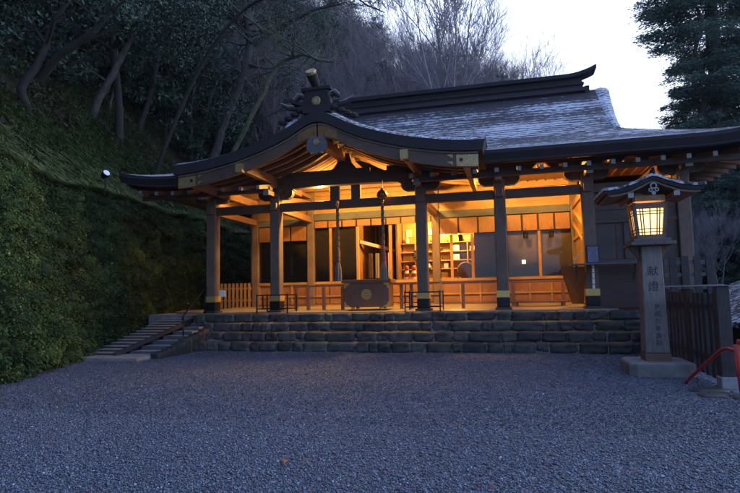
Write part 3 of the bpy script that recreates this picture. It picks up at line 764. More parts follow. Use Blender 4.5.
# thick layered eave edges with soffit (left out where the porch roof covers the front)
def eave_band(xa, xb):
    n = max(2, int((xb-xa)/.2)); xs = np.linspace(xa, xb, n)
    V = []; 
    for x in xs:
        l = float(lift(x, 0)); c = lambda o: min(max(x, XE0+o), XE1-o)
        V += [(x, YE-.02, 4.95+l), (x, YE-.03, 4.86+l), (x, YE+.05, 4.70+l), (x, YE+.05, 4.66+l), (c(.22), YE+.22, 4.66+l), (c(1.9), 15.5, 5.02+l*.5)]
    F = []
    for i in range(n-1):
        for j in range(5): F.append((i*6+j, i*6+j+1, (i+1)*6+j+1, (i+1)*6+j))
    F += [(0,5,4,3,2,1), tuple((n-1)*6+j for j in range(6))]
    raw('eave_edge', V, F, M['barkedge'], RF)
eave_band(XE0, -8.75); eave_band(-.55, XE1)
for sgn, xe in ((1, XE1), (-1, XE0)):
    V = []; ys = np.linspace(YE, YE+2*DR, 60)
    for y in ys:
        ey = max(0, YE+1.8-y, y-(YE+2*DR-1.8))/1.8; l = .22*ey**2.2; c = lambda o: min(max(y, YE+o), YE+2*DR-o)
        V += [(xe+sgn*.02, y, 4.95+l), (xe+sgn*.03, y, 4.86+l), (xe-sgn*.05, c(.05), 4.70+l), (xe-sgn*.22, c(.22), 4.66+l), (xe-sgn*1.75, c(1.9), 5.02+l*.5)]
    F = []
    for i in range(59):
        for j in range(4): F.append((i*5+j, i*5+j+1, (i+1)*5+j+1, (i+1)*5+j))
    raw('eave_edge', V, F, M['barkedge'], RF)
# rafters with pale ends
x = -10.6
while x < 5.7:
    if not (-6.75 < x < -2.5):
        l = float(lift(x, 0))*.8
        rf = B(MB().bar((x, YE+.42, 4.53+l), (x, 15.9, 4.93+l*.3), .085, .11), 'rafter', 'beamy', RF)
    x += .545
# small caps on the rafter ends: flush, a hair proud
x = -10.6
while x < 5.7:
    if not (-6.75 < x < -2.5):
        l = float(lift(x, 0))*.8; MB().box(x-.048, x+.048, YE+.395, YE+.412, 4.475+l, 4.585+l).build('rafter_cap', M['cap'], RF)
    x += .545
# flying purlin under the rafters
B(MB().box(-10.9, -6.9, 14.5, 14.62, 4.47, 4.61), 'eave_purlin', 'beam', RF); B(MB().box(-2.3, 5.8, 14.5, 14.62, 4.47, 4.61), 'eave_purlin', 'beam', RF)
# side rafters of right eave
for k in range(22):
    y = 15.4+k*.55; B(MB().bar((5.75, y, 4.56), (4.2, y, 4.93), .085, .11), 'side_rafter', 'beamy', RF)
# ridge
YR = YE+DR
rd = B(MB().box(-8.05, 2.78, YR-.20, YR+.20, 8.62, 9.16), 'roof_ridge', 'barkedge', RF)
B(MB().box(-8.1, 2.86, YR-.30, YR+.30, 8.66, 8.80), 'ridge_course', 'bark', rd)
B(MB().box(-8.08, 2.84, YR-.26, YR+.26, 8.92, 9.0), 'ridge_course', 'barkedge', rd)
n = 60; xs = np.linspace(-8.6, 3.28, n)
def cz(x): return 9.22+.26*max(0, (x-2.2)/1.08)**2+.26*max(0, (-7.5-x)/1.08)**2
top = [(x, cz(x)+.09) for x in xs]; bot = [(x, cz(x)-.05) for x in xs]
B(MB().strip(top, bot, YR-.36, YR+.36), 'ridge_cap', 'barkedge', rd)
B(MB().box(2.87, 3.02, YR-.26, YR+.26, 8.50, 8.84), 'ridge_end_block', 'barkedge', rd)

# ---- porch gable roof
Y0P, Y1P = 13.0, 17.3
xs = np.concatenate([PX-np.linspace(4.19, .05, 60), PX+np.linspace(0, 4.19, 61)])
ysm = np.concatenate([np.linspace(Y0P-.03, 13.6, 9), np.linspace(13.8, Y1P, 18)])
def psm(x):
    # smoothed profile
    return float(np.mean([pz(x+k*.05) for k in (-2,-1,0,1,2)]))
Zp = np.array([psm(x) for x in xs])
X, Y = np.meshgrid(xs, ysm, indexing='ij'); Z = np.repeat(Zp[:, None], len(ysm), 1) + .20*np.clip((Y-Y0P)/.5, 0, 1)**.8
PR = raw('porch_roof', np.stack([X, Y, Z], -1), grid_faces(len(xs), len(ysm)), M['bark_porch'], H, smooth=True)
tl = [(float(x), float(z)-.003) for x, z in zip(xs, Zp)]; bl = [(float(PX+(x-PX)*.985), float(z)-.26) for x, z in zip(xs, Zp)]
MB().strip(tl, bl, Y0P-.03, Y1P).build('bark_layers', M['barkedge'], PR)
# pale line and barge boards below the bark
def hafu(sg):
    dd = np.linspace(.02, 4.02, 40) ; top = []; bot = []
    for d in dd:
        x = PX+sg*d; z = psm(x)-.275; th = .30+.07*(d/4.0)
        if d < .5: th += .10*(1-d/.5)
        top.append((x, z)); bot.append((x, z-th))
    if sg < 0: top.reverse(); bot.reverse()
    b = MB().strip(top, bot, 13.06, 13.15).build('barge_board', M['beam'], PR)
    # raised upper moulding
    t2 = [(x, z-.002) for x, z in top]; b2 = [(x, z-.05) for x, z in top]
    MB().strip(t2, b2, 13.03, 13.058).build('moulding', M['post'], b)
    # gilt end fitting with swallowtail
    tt = [(x, z) for x, z in top if abs(x-PX) > 3.42]; bb = [bot[i] for i, (x, z) in enumerate(top) if abs(x-PX) > 3.42]
    tt = [(x, z-.07) for x, z in tt]; bb = [(x, z+.012) for x, z in bb]
    g = MB().strip(tt, bb, 13.045, 13.0595)
    xi = PX+sg*3.42; zi = psm(xi)-.275
    for (za, zb) in ((zi-.07, zi-.16), (zi-.24, zi-.33)):
        g.prism([(xi, za), (xi-sg*.14, (za)), (xi, zb)] if sg > 0 else [(xi, za), (xi, zb), (xi-sg*.14, za)], 13.045, 13.0595)
    g.build('gilt_fitting', M['gold'], b)
    m = MB().lathe((PX+sg*3.62, 13.038, psm(PX+sg*3.62)-.47), [(0,0),(.05,0),(.05,.02),(0,.02)], 6, 'Y'); m.build('stud', M['blackmetal'], b)
    # gilt fitting at the peak
    g = MB(); tt = [(x, z-.06) for x, z in top if abs(x-PX) < .62]; bb = [(bot[i][0], bot[i][1]+.02) for i, (x, z) in enumerate(top) if abs(x-PX) < .62]
    g.strip(tt, bb, 13.045, 13.0592).build('peak_fitting', M['bronze'], b)
hafu(-1); hafu(1)
# pendant under the peak
pend = MB().prism([(PX-.17,5.50),(PX+.17,5.50),(PX+.26,5.38),(PX+.27,5.20),(PX+.17,5.08),(PX+.06,5.10),(PX,5.04),(PX-.06,5.10),(PX-.17,5.08),(PX-.27,5.20),(PX-.26,5.38)], 12.97, 13.04).build('gable_pendant', M['greywood'], PR)
m = MB()
for k in range(6):
    a = k*math.pi/3; m.lathe((PX+.055*math.cos(a), 12.95, 5.36+.055*math.sin(a)), [(0,0),(.032,0),(.032,.018),(0,.018)], 10, 'Y')
m.lathe((PX, 12.94, 5.36), [(0,0),(.03,0),(.03,.02),(0,.02)], 10, 'Y'); m.build('pendant_flower', M['gold'], pend)
# purlins running back
for x, zt, w in ((PX, 5.60, .2), (-6.8, 5.02, .17), (-2.4, 5.02, .17), (-8.4, 4.72, .13), (-.95, 4.72, .13)):
    p = B(MB().box(x-w/2, x+w/2, 13.16, 17.2, zt-.24, zt), 'porch_purlin', 'beamy', PR, bevel=.01)
    if abs(x-PX) > 1 and abs(x-PX) < 3: MB().box(x-w/2-.01, x+w/2+.01, 12.9, 13.055, zt-.29, zt-.06).build('purlin_cap', M['gold'], p)
# rafters following the slope
for k in range(9):
    y = 13.36+k*.44
    for sg in (-1, 1):
        m = MB(); dd = np.linspace(.10, 3.95, 14); pts = [(PX+sg*d, y, psm(PX+sg*d)-.262-.05) for d in dd]
        for p, q in zip(pts[:-1], pts[1:]): m.bar(p, q, .10, .11)
        m.build('porch_rafter', M['beamy'], PR)
B(MB().box(PX-3.9, PX+3.9, 17.25, 17.31, 4.95, 5.2), 'porch_end_board', 'brown', PR)
# porch ridge, ornament
rd2 = B(MB().box(PX-.17, PX+.17, 13.25, 16.9, 6.10, 6.42), 'porch_ridge', 'barkedge', PR)
for k in range(11):
    y = 13.4+k*.32
    m = MB(); 
    for s in (-1, 1): m.tube([(PX+s*.10, y, 6.44), (PX+s*.22, y, 6.38), (PX+s*.34, y, 6.20)], .045, 6)
    m.build('ridge_tile', M['barkedge'], rd2)
orn = B(MB().prism([(PX-.36,6.14),(PX+.36,6.14),(PX+.40,6.34),(PX+.33,6.58),(PX+.30,6.72),(PX-.30,6.72),(PX-.33,6.58),(PX-.40,6.34)], 12.98, 13.24), 'ridge_ornament', 'barkedge', PR)
MB().box(PX-.40, PX+.40, 12.94, 13.28, 6.722, 6.80).build('ornament_cap', M['barkedge'], orn)
m = MB().lathe((PX, 12.955, 6.44), [(0,0),(.06,0),(.07,.01),(.10,.01),(.12,.024),(0,.024)], 24, 'Y')
for k in range(12):
    a = k*math.pi/6; m.lathe((PX+.085*math.cos(a), 12.945, 6.44+.085*math.sin(a)), [(0,0),(.018,0),(.018,.012),(0,.012)], 8, 'Y')
m.build('crest', M['gold'], orn)
# bird-rest horn leaning forward with a gilt face
m = MB(); pts = [(PX-.05,13.5,6.62), (PX-.02,13.2,6.80), (PX-.03,12.95,6.95), (PX-.05,12.78,7.12)]
m.tube(pts, [.10,.10,.12,.15], 12); m.build('horn', M['barkedge'], orn)
MB().tube([(PX-.05,12.79,7.10), (PX-.055,12.74,7.15)], [.15,.13], 12).build('horn_face', M['gold'], orn)
for sg in (-1, 1):
    m = MB()
    m.tube([(PX+sg*.30,13.1,6.34), (PX+sg*.55,13.1,6.30), (PX+sg*.80,13.1,6.34), (PX+sg*.98,13.1,6.44)], [.07,.06,.045,.02], 8)
    m.tube([(PX+sg*.36,13.1,6.56), (PX+sg*.48,13.1,6.62), (PX+sg*.60,13.1,6.52)], [.05,.06,.03], 8)
    for q in range(4):
        c = (PX+sg*(.46+q*.17), 13.1, 6.24-q*.09); m.lathe(c, [(.02,-.06),(.11,-.02),(.12,.04),(.06,.09)], 10)
    m.build('scroll_fin', M['barkedge'], orn)
    e_ = MB(); e_.tube([(PX+sg*.36,13.0,6.64), (PX+sg*.50,13.0,6.69), (PX+sg*.64,13.0,6.56)], [.015,.02,.012], 6); e_.build('pale_edge', M['cap'], orn)  # pale lines stand in for snow and wet glints along the fin
    e_ = MB(); e_.tube([(PX+sg*.62,13.0,6.37), (PX+sg*.80,13.0,6.40), (PX+sg*.99,13.0,6.49)], [.014,.018,.01], 6); e_.build('pale_edge', M['cap'], orn)

# ---- hidden lamps under the porch and in the rooms: fixture + light
def lamp(x, y, z, P, ln=.5, label=''):
    t = thing('ceiling_lamp', (x, y, z), label, 'lamp', 'ceiling lamps in the shrine')
    MB().box(x-ln/2-.04, x+ln/2+.04, y-.07, y+.07, z, z+.05).build('lamp_base', M['brown'], t)
    MB().tube([(x-ln/2, y, z-.04), (x+ln/2, y, z-.04)], .028, 8).build('lamp_tube', M['lampglow'], t)
    ld = bpy.data.lights.new('warm_lamp', 'POINT'); ld.shadow_soft_size = .09; ld.energy = P*2.35; ld.color = (1, .51, .10)
    lo = bpy.data.objects.new('warm_lamp', ld); COL.objects.link(lo); lo.parent = t; lo.location = (0, 0, -.19)
    return t
lamp(-8.6, 15.62, 4.90, 12, .5, 'warm ceiling lamp over the left side bay of the porch')
lamp(-5.5, 15.62, 4.84, 140, .5, 'warm ceiling lamp behind the rainbow beam left of the bell ropes')
lamp(-2.85, 15.65, 4.86, 230, .7, 'brightest warm lamp, behind the bracket right of the bell')
lamp(-.22, 15.62, 4.90, 120, .5, 'warm ceiling lamp behind the bracket between the lit shelves and the grey screens')
lamp(1.62, 15.62, 4.90, 80, .5, 'warm ceiling lamp behind the last bracket over the grey screens')
lamp(-2.4, 19.2, 4.2, 360, .8, 'warm lamp lighting the shelves of the room behind')
lamp(-5.9, 20.4, 4.1, 40, .5, 'dim warm lamp in the left room behind the dark panes')
lamp(1.0, 20.0, 4.1, 25, .5, 'unseen lamp added to warm the grey screens')  # added light to warm the screens, not a known fixture

# ------------------------------------------------------------------ offering box
ob = thing('offering_box', (-4.08, 15.75, 1.0), 'brown wooden offering box with gilt corners and a round gilt crest', 'offering box')
x0, x1, y0, y1, z0, z1 = -4.78, -3.38, 15.45, 16.1, 1.10, 1.80
MB().box(x0+.03, x1-.03, y0+.02, y1, z0, z1).build('box_body', M['brown'], ob, bevel=.01)
top = MB(); top.box(x0-.04, x1+.04, y0-.03, y0+.05, z1+.003, z1+.10); top.box(x0-.04, x1+.04, y1-.05, y1+.03, z1+.003, z1+.10)
top.box(x0-.04, x0+.04, y0+.051, y1-.051, z1+.003, z1+.10); top.box(x1-.04, x1+.04, y0+.051, y1-.051, z1+.003, z1+.10)
top.build('top_rim', M['brown'], ob, bevel=.006)
for i in range(9): MB().bar((x0+.13+i*.143, y0+.052, z1+.06), (x0+.13+i*.143, y1-.052, z1+.06), .05, .05).build('slat', M['brown'], ob)
for sx, cx in ((-1, x0+.03), (1, x1-.03)):
    for sz, cz_ in ((-1, z0), (1, z1)):
        L_ = .17; d = -sz
        poly = [(cx, cz_), (cx-sx*L_, cz_), (cx-sx*L_*.8, cz_+d*.05), (cx-sx*.06, cz_+d*.07), (cx-sx*.05, cz_+d*L_*.8), (cx, cz_+d*L_)]
        if sx*sz > 0: poly.reverse()
        g = MB()
        n = len(poly); g.add([(a, y0+.012, b_) for a, b_ in poly]+[(a, y0+.019, b_) for a, b_ in poly], [tuple(range(n)), tuple(range(2*n-1, n-1, -1))]+[(i, i+n, (i+1)%n+n, (i+1)%n) for i in range(n)])
        g.build('corner_fitting', M['goldlit'], ob)
for cx in (-4.5, -3.66): MB().lathe((cx, y0+.06, 1.035), [(0,0),(.05,0),(.055,.03),(.035,.064),(0,.064)], 12).build('foot', M['goldlit'], ob)
for cx in (-4.5, -3.66): MB().lathe((cx, y1-.08, 1.045), [(0,0),(.05,0),(.055,.03),(.035,.054),(0,.054)], 12).build('foot', M['goldlit'], ob)
m = MB(); c = (-4.08, y0+.018, 1.47)
def ring(mb, c, r0, r1, t, n=28):
    V = []; F = []
    for k in range(n):
        a = 2*math.pi*k/n
        for r_, dy in ((r0, 0), (r1, 0), (r1, -t), (r0, -t)): V.append((c[0]+r_*math.cos(a), c[1]+dy, c[2]+r_*math.sin(a)))
    for k in range(n):
        for j in range(4): F.append((k*4+j, k*4+(j+1)%4, ((k+1)%n)*4+(j+1)%4, ((k+1)%n)*4+j))
    mb.add(V, F)
ring(m, c, .125, .15, .02); ring(m, c, .045, .062, .02)
for k in range(12):
    a = k*math.pi/6; m.lathe((c[0]+.094*math.cos(a), c[1]-.016, c[2]+.094*math.sin(a)), [(0,0),(.023,0),(.023,.016),(0,.016)], 8, 'Y')
m.lathe((c[0], c[1]-.018, c[2]), [(0,0),(.03,0),(.03,.018),(0,.018)], 10, 'Y')
m.build('crest', M['goldlit'], ob)

# ------------------------------------------------------------------ bell ropes
def rope(x, label, bell):
    y = 15.0
    t = thing('bell_rope', (x, y, 1.85), label, 'bell rope', 'bell ropes before the offering box')
    m = MB(); 
    for ph in (0, 2.1, 4.2):
        m.tube([(x+.026*math.cos(i*.55+ph), y+.026*math.sin(i*.55+ph), 2.73+i*.045) for i in range(33 if not bell else 32)], .024, 6)
    m.build('rope_strand', M['rope'], t)
    MB().lathe((x, y, 2.40), [(.0,0),(.055,0),(.062,.05),(.055,.10),(.062,.16),(.052,.34),(0,.34)], 14).build('grip', M['brown'], t)
    m = MB()
    for k in range(18):
        a = k*.35; r_ = .055+.03*(k % 3)/3
        m.tube([(x+.03*math.cos(a), y+.03*math.sin(a), 2.42), (x+r_*math.cos(a), y+r_*math.sin(a), 2.2), (x+(r_+.015)*math.cos(a), y+(r_+.015)*math.sin(a), 1.86)], [.018, .024, .02], 5)
    m.build('tassel', M['tassel'], t)
    if bell:
        MB().lathe((x, y, 4.13), [(.02,0),(.10,.03),(.155,.10),(.155,.16),(.11,.24),(.05,.28),(.03,.33),(0,.33)], 20).build('bell', M['bronze'], t, smooth=True)
        MB().bar((x, y, 4.44), (x, y, 4.7), .02, .02, (1,0,0)).build('hanger', M['blackmetal'], t)
        MB().bar((x, y, 4.7), (x, YC-.10, 4.7), .03, .03).build('hanger_arm', M['blackmetal'], t)
    else: MB().bar((x, y, 4.16), (x, YC-.095, 4.16), .03, .03).build('hanger_arm', M['blackmetal'], t)
rope(-4.77, 'straw bell rope with a grey tassel, the one without a visible bell', False)
rope(-3.44, 'straw bell rope with a grey tassel hanging from a round bronze bell', True)

# ------------------------------------------------------------------ iron guard frames round two columns
def guard(cx, label):
    t = thing('guard_frame', (cx, 15.15, 1.0), label, 'guard frame', 'iron frames around the front columns')
    xa, xb, ya, yb = cx-.46, cx+.50, 14.90, 15.60
    za, zb = .96, 1.50
    def br(p, q): MB().bar(p, q, .032, .032).build('frame_bar', M['blackmetal'], t)
    for x in (xa, xb):
        for y in (ya, yb): br((x, y, za+.01), (x, y, zb+.04))
    for z in (1.10, zb):
        br((xa+.017, ya, z), (xb-.017, ya, z)); br((xa+.017, yb, z), (xb-.017, yb, z))
        br((xa, ya+.017, z), (xa, yb-.017, z)); br((xb, ya+.017, z), (xb, yb-.017, z))
    br((cx-.27, ya, 1.118), (cx-.27, ya, zb-.018))
guard(-6.8, 'black iron frame around the column left of the bell ropes')
guard(-2.38, 'black iron frame around the column right of the offering box')

# ------------------------------------------------------------------ low wooden barriers in the porch
def barrier(x0, x1, y, z, posts, label, w=.05, two=True, mat='brown'):
    t = thing('porch_barrier', ((x0+x1)/2, y, 1.02), label, 'barrier', 'low wooden barriers in the porch')
    MB().box(x0, x1, y-w/2, y+w/2, z, z+.06).build('top_rail', M[mat], t, bevel=.006)
    if two: MB().box(x0+.02, x1-.02, y-.02, y+.02, 1.36, 1.41).build('lower_rail', M[mat], t)
    for p in posts: MB().box(p-.045, p+.045, y-.045, y+.045, 1.0, z-.002).build('barrier_post', M['brownz'], t, bevel=.006)
    for p in posts: MB().box(p-.05, p+.05, y-.16, y+.16, .98, 1.045).build('barrier_foot', M['brownz'], t) if False else None
barrier(-6.55, -4.85, 15.95, 1.72, (-6.45, -6.05, -5.55, -4.95), 'low brown wooden barrier left of the offering box')
barrier(-3.25, -2.0, 16.0, 1.74, (-3.15, -2.85), 'low brown wooden barrier right of the offering box', .12)
barrier(-1.95, -.45, 15.95, 1.72, (-1.35,), 'thin railed wooden barrier with a single post between two front columns', .03, False)
barrier(-.02, 1.55, 16.9, 1.72, (0.05, 1.45), 'thin wooden barrier before the grey screens', .03, False)
t = thing('low_bench', (.75, 16.5, 1.03), 'low dark wooden board lying before the grey screens', 'bench')
MB().box(.0, 1.5, 16.35, 16.7, 1.14, 1.19).build('seat', M['brown'], t, bevel=.01)
for x in (.1, 1.34): MB().box(x, x+.08, 16.4, 16.65, 1.02, 1.138).build('leg', M['brownz'], t)
# picket fence at the left opening
t = thing('picket_fence', (-9.4, 17.9, 1.0), 'low wooden picket fence at the left end of the porch', 'fence')
for z in (1.3, 1.72): MB().box(-10.2, -8.96, 17.93, 17.97, z, z+.07).build('rail', M['cypressx'], t)
for i in range(8): MB().box(-10.15+i*.155, -10.07+i*.155, 17.89, 17.928, 1.05, 1.94).build('picket', M['cypress'], t)
MB().box(-10.4, -8.0, 15.6, 18.2, .5, .985).build('porch_side_step', M['greywood'], plat)
t = MB().box(-9.9, -9.25, 17.5, 17.8, 1.0, 1.06).build('folded_mat', M['blue'], None, loc=(-9.57, 17.65, .99), bevel=.01); props(t, 'blue folded mat on the floor before the picket fence', 'mat')
t = MB().box(-8.70, -8.52, 15.30, 15.33, 1.48, 1.68).build('paper_notice', M['white'], None, loc=(-8.6, 15.3, 1.5)); props(t, 'small white notice on the leftmost porch column', 'notice')
t = MB().box(.36, .47, YI-.04, YI-.03, 2.34, 2.46).build('paper_notice', M['white'], None, loc=(.42, YI-.035, 2.34)); props(t, 'small square notice with a painted glow on the left grey screen', 'notice')
t.data.materials[0] = m_emit('notice with painted glow', (1, .86, .6), 1.0)  # emission stands in for light on the paper; it is no lamp

# ------------------------------------------------------------------ things on shelves in the lit room
def bottle(x, y, z, label):
    t = thing('sake_bottle', (x, y, z), label, 'bottle', 'white bottles with red tops on the counter')
    MB().lathe((x, y, z), [(0,0),(.075,0),(.08,.02),(.08,.26),(.06,.32),(0,.32)], 16).build('bottle_body', M['white'], t, smooth=True)
    MB().lathe((x, y, z+.321), [(.062,0),(.078,.02),(.075,.14),(.03,.18),(0,.18)], 16).build('wrapper', M['red'], t, smooth=True)
    MB().lathe((x, y, z+.10), [(.0805,0),(.083,.01),(.083,.11),(.0805,.12)], 16).build('bottle_label', M['red'], t)
bottle(-3.52, 18.95, 1.935, 'left of two white bottles with red tops on the counter')
bottle(-3.27, 18.95, 1.935, 'right of two white bottles with red tops on the counter')
def small(name, x, y, z, mb, mat, label, cat, group=None, **k):
    o = mb.build(name, M[mat], None, loc=(x, y, z), **k); props(o, label, cat, group); return o
for i in range(6):
    x = -3.7+i*.48; hh_ = (.22,.16,.25,.18,.24,.15)[i]
    m = MB().lathe((x, 20.16, 3.312), [(0,0),(.055,0),(.07,hh_*.3),(.06,hh_*.75),(.025,hh_*.85),(.03,hh_),(0,hh_)], 12)
    small('jar', x, 20.16, 3.312, m, ['white','bronze','cap','gold','white','bronze'][i], ['white slender jar','squat bronze jar','tall grey jar','gilt jar','white rounded jar','small bronze jar'][i]+' on the topmost lit shelf', 'jar', 'jars on the topmost shelf', smooth=True)
# round wreath-like ornament, dark
m = MB(); rs_ = random.Random(4)
for k in range(40):
    a = rs_.uniform(0, 6.28); r_ = rs_.uniform(.05, .2); c = (-3.30+r_*math.cos(a), 19.9, 2.87+r_*math.sin(a)); m.lathe(c, [(0,-.04),(.045,-.02),(.045,.02),(0,.04)], 6, 'Y')
small('wreath', -3.3, 19.9, 2.65, m, 'blackmetal', 'round dark wreath among the lit shelves', 'wreath')
m = MB(); m.lathe((-2.9, 20.1, 2.35), [(.0,0),(.13,0),(.10,.08),(.03,.2),(0,.24)], 14); small('brass_cone', -2.9, 20.1, 2.35, m, 'gold', 'small cone of brass on the middle shelf', 'ornament', smooth=True)
k = 0
for x, z, w, h, mt in ((-3.75,2.35,.22,.16,'blackmetal'), (-3.45,2.35,.25,.13,'dark'), (-2.6,2.65,.18,.15,'dark'), (-2.6,2.98,.2,.14,'blackmetal'), (-2.35,2.35,.16,.2,'cap'), (-2.0,2.65,.22,.2,'white'), (-2.0,2.98,.22,.2,'white'), (-1.78,2.35,.2,.14,'white'), (-1.7,2.65,.18,.22,'blackmetal'), (-1.7,2.98,.2,.16,'blackmetal'), (-1.42,2.98,.24,.16,'white'), (-1.4,2.65,.26,.14,'dark'), (-1.1,2.65,.2,.2,'bronze'), (-3.7,2.01,.3,.2,'bronze'), (-2.6,2.01,.4,.2,'bronze'), (-1.7,2.01,.5,.22,'dark'), (-1.05,2.98,.2,.18,'white')):
    words = ['flat black box', 'dark low case', 'small dark tablet', 'black framed tablet', 'grey upright packet', 'white upright packet', 'white standing card', 'low white packet', 'black upright case', 'black framed card', 'wide white card', 'low dark tray', 'bronze coloured jar box', 'brown case', 'long brown case', 'long dark case', 'white tag board']
    m = MB(); m.box(x, x+w, 20.08, 20.2, z+.001, z+h)
    small('shelf_box', x, 20.1, z, m, mt, words[k]+' standing on the lit shelves behind the window', 'box', 'goods on the lit shelves', bevel=.008); k += 1
# hanging small lanterns (black) under the boards
for x, lb in ((-1.55, 'small black lantern hanging before the lit shelves'), (.50, 'small black lantern hanging over the left grey screen'), (1.28, 'small black lantern hanging over the right grey screen')):
    t = thing('hanging_lantern', (x, YI-.25, 3.12), lb, 'lantern', 'small black lanterns under the hanging boards')
    MB().lathe((x, YI-.25, 3.13), [(0,0),(.07,0),(.075,.15),(.10,.17),(.04,.22),(0,.22)], 6).build('lantern_body', M['blackmetal'], t)
    MB().bar((x, YI-.25, 3.35), (x, YI-.25, 3.46), .012, .012, (1,0,0)).build('chain', M['blackmetal'], t)
    MB().bar((x, YI-.25, 3.46), (x, YI-.12, 3.46), .012, .012).build('hook', M['blackmetal'], t)
# figure-like round mask ornament: a drum on a stand
t = thing('drum', (-1.55, 19.3, 1.13), 'dark round drum on a stand behind the window right of the lit shelves', 'drum')
MB().lathe((-1.5, 19.1, 2.22), [(0,0),(.26,0),(.30,.05),(.30,.3),(.26,.35),(0,.35)], 24, 'Y').build('drum_shell', M['dark'], t)
for s in (-1, 1): MB().bar((-1.5+s*.28, 19.27, 1.94), (-1.5+s*.2, 19.27, 2.2), .05, .05).build('stand_leg', M['brownz'], t)

# cloth banners and table deep in the middle opening
for i, (x, mt) in enumerate(((-5.05, 'dark'), (-4.80, 'tassel'), (-4.55, 'red'), (-4.32, 'greycloth'))):
    m = MB(); n = 9
    top = [(x+.17*j/8, 19.55+.02*math.sin(j*1.9+i)) for j in range(n)]
    V = [(a, b_, 2.95) for a, b_ in top]+[(a, b_, 2.05) for a, b_ in top]+[(a, b_+.012, 2.95) for a, b_ in top]+[(a, b_+.012, 2.05) for a, b_ in top]
    m.add(V, [(j, j+n, j+n+1, j+1) for j in range(n-1)]+[(2*n+j, 2*n+j+1, 3*n+j+1, 3*n+j) for j in range(n-1)]+[(0, 2*n, 3*n, n), (n-1, 2*n-1, 4*n-1, 3*n-1)])
    small('cloth_banner', x, 19.55, 2.05, m, mt, ['dark cloth banner, leftmost in the middle opening', 'pale grey cloth banner in the middle opening', 'red cloth banner in the middle opening', 'brownish cloth banner, rightmost in the middle opening'][i], 'banner', 'cloth banners in the middle opening')
t = thing('altar_table', (-4.6, 20.2, 1.13), 'dark low table behind the cloth banners in the middle opening', 'table')
MB().box(-5.15, -4.1, 20.0, 20.5, 1.85, 1.90).build('tabletop', M['brown'], t, bevel=.01)
for x in (-5.1, -4.2):
    for y in (20.03, 20.42): MB().box(x, x+.05, y, y+.05, 1.14, 1.848).build('leg', M['brownz'], t)
fr2 = random.Random(9)
for i in range(7):
    x = -3.75+i*.42+fr2.uniform(-.03,.03); z = 3.58+fr2.uniform(-.04,.06)
    t = thing('wall_card', (x, 20.29, z), ['white paper charm','framed dark picture','small red card','white paper strip','framed dark print','pale wooden plaque','white notice sheet'][i]+' hung above the lit shelves', 'card', 'cards hung above the lit shelves')
    MB().box(x, x+.2, 20.27, 20.298, z, z+.26).build('card_frame', M[['white','blackmetal','red','cap','blackmetal','cypress','white'][i]], t)
    MB().box(x+.03, x+.17, 20.262, 20.2695, z+.03, z+.23).build('card_sheet', M[['cap','cap','white','white','bronze','cap','cap'][i]], t)

# ------------------------------------------------------------------ picture stand on the shelf, white pole below it
t = thing('picture_stand', (2.04, 14.95, 2.142), 'small framed blue and white picture standing on the serving shelf', 'picture')
MB().box(1.89, 2.19, 14.95, 14.98, 2.145, 2.60).build('frame', M['blackmetal'], t, bevel=.006)
pic = MB().box(1.915, 2.165, 14.944, 14.9495, 2.17, 2.575).build('picture_sheet', plain('blue printed sheet', (.10,.11,.20), .5, 0, .5, 25), t)
m = MB()
for r_ in (.10, .06): m.tube([(2.04+r_*math.cos(a), 14.94, 2.36+1.6*r_*math.sin(a)) for a in np.linspace(0, math.pi, 12)], .008, 5)
m.tube([(2.04-.10, 14.94, 2.36), (2.04-.11, 14.94, 2.2)], .008, 5); m.tube([(2.04+.10, 14.94, 2.36), (2.04+.11, 14.94, 2.2)], .008, 5)
m.build('arch_drawing', M['cap'], t)
t = thing('white_pole', (2.02, 14.98, 1.5), 'thin banded white pole hanging below the serving shelf', 'pole')
MB().tube([(2.02, 14.98, 1.50), (2.03, 14.98, 2.097)], .032, 10).build('shaft', M['white'], t)
for z in (1.6, 1.75, 1.9, 2.02): MB().lathe((2.022, 14.98, z), [(.034,0),(.038,.005),(.038,.025),(.034,.03)], 10).build('band', M['cap'], t)

# ------------------------------------------------------------------ the standing wooden lantern
LX, LY = 2.42, 10.8
LT = thing('standing_lantern', (LX, LY, 0), 'tall lit wooden lantern on an inscribed post beside the gravel court', 'lantern')
m = MB()
def octa(ap, cut): return [(-ap+cut,-ap),(ap-cut,-ap),(ap,-ap+cut),(ap,ap-cut),(ap-cut,ap),(-ap+cut,ap),(-ap,ap-cut),(-ap,-ap+cut)]
def frust(mb, p0, z0, p1, z1, cx=LX, cy=LY):
    n = len(p0); V = [(cx+a, cy+b_, z0) for a, b_ in p0]+[(cx+a, cy+b_, z1) for a, b_ in p1]
    mb.add(V, [tuple(range(n-1, -1, -1)), tuple(range(n, 2*n))]+[(i, (i+1)%n, (i+1)%n+n, i+n) for i in range(n)])
frust(m, octa(.52, .11), -.05, octa(.52, .11), .19); frust(m, octa(.518, .11), .191, octa(.49, .10), .225)
m.build('stone_base', M['concrete'], LT, bevel=.012)
sq = lambda a: [(-a,-a),(a,-a),(a,a),(-a,a)]
m = MB(); frust(m, sq(.205), .227, sq(.20), .36); m.build('post_shoe', M['red'] if False else M['brown'], LT)
m = MB(); frust(m, sq(.195), .361, sq(.165), 2.24); post = m.build('post', M['lpost'], LT, bevel=.02)
for s in (-1, 1):
    m = MB().strip([(LX+s*a, 2.24) for a in ((.17,.24,.33) if s > 0 else (.33,.24,.17))], [(LX+s*a, z) for a, z in (((.17,1.98),(.24,2.10),(.33,2.20)) if s > 0 else ((.33,2.20),(.24,2.10),(.17,1.98)))], LY-.05, LY+.05)
    m.build('post_bracket', M['post'], LT)
MB().box(LX-.36, LX+.36, LY-.36, LY+.36, 2.242, 2.30).build('tray', M['post'], LT, bevel=.01)
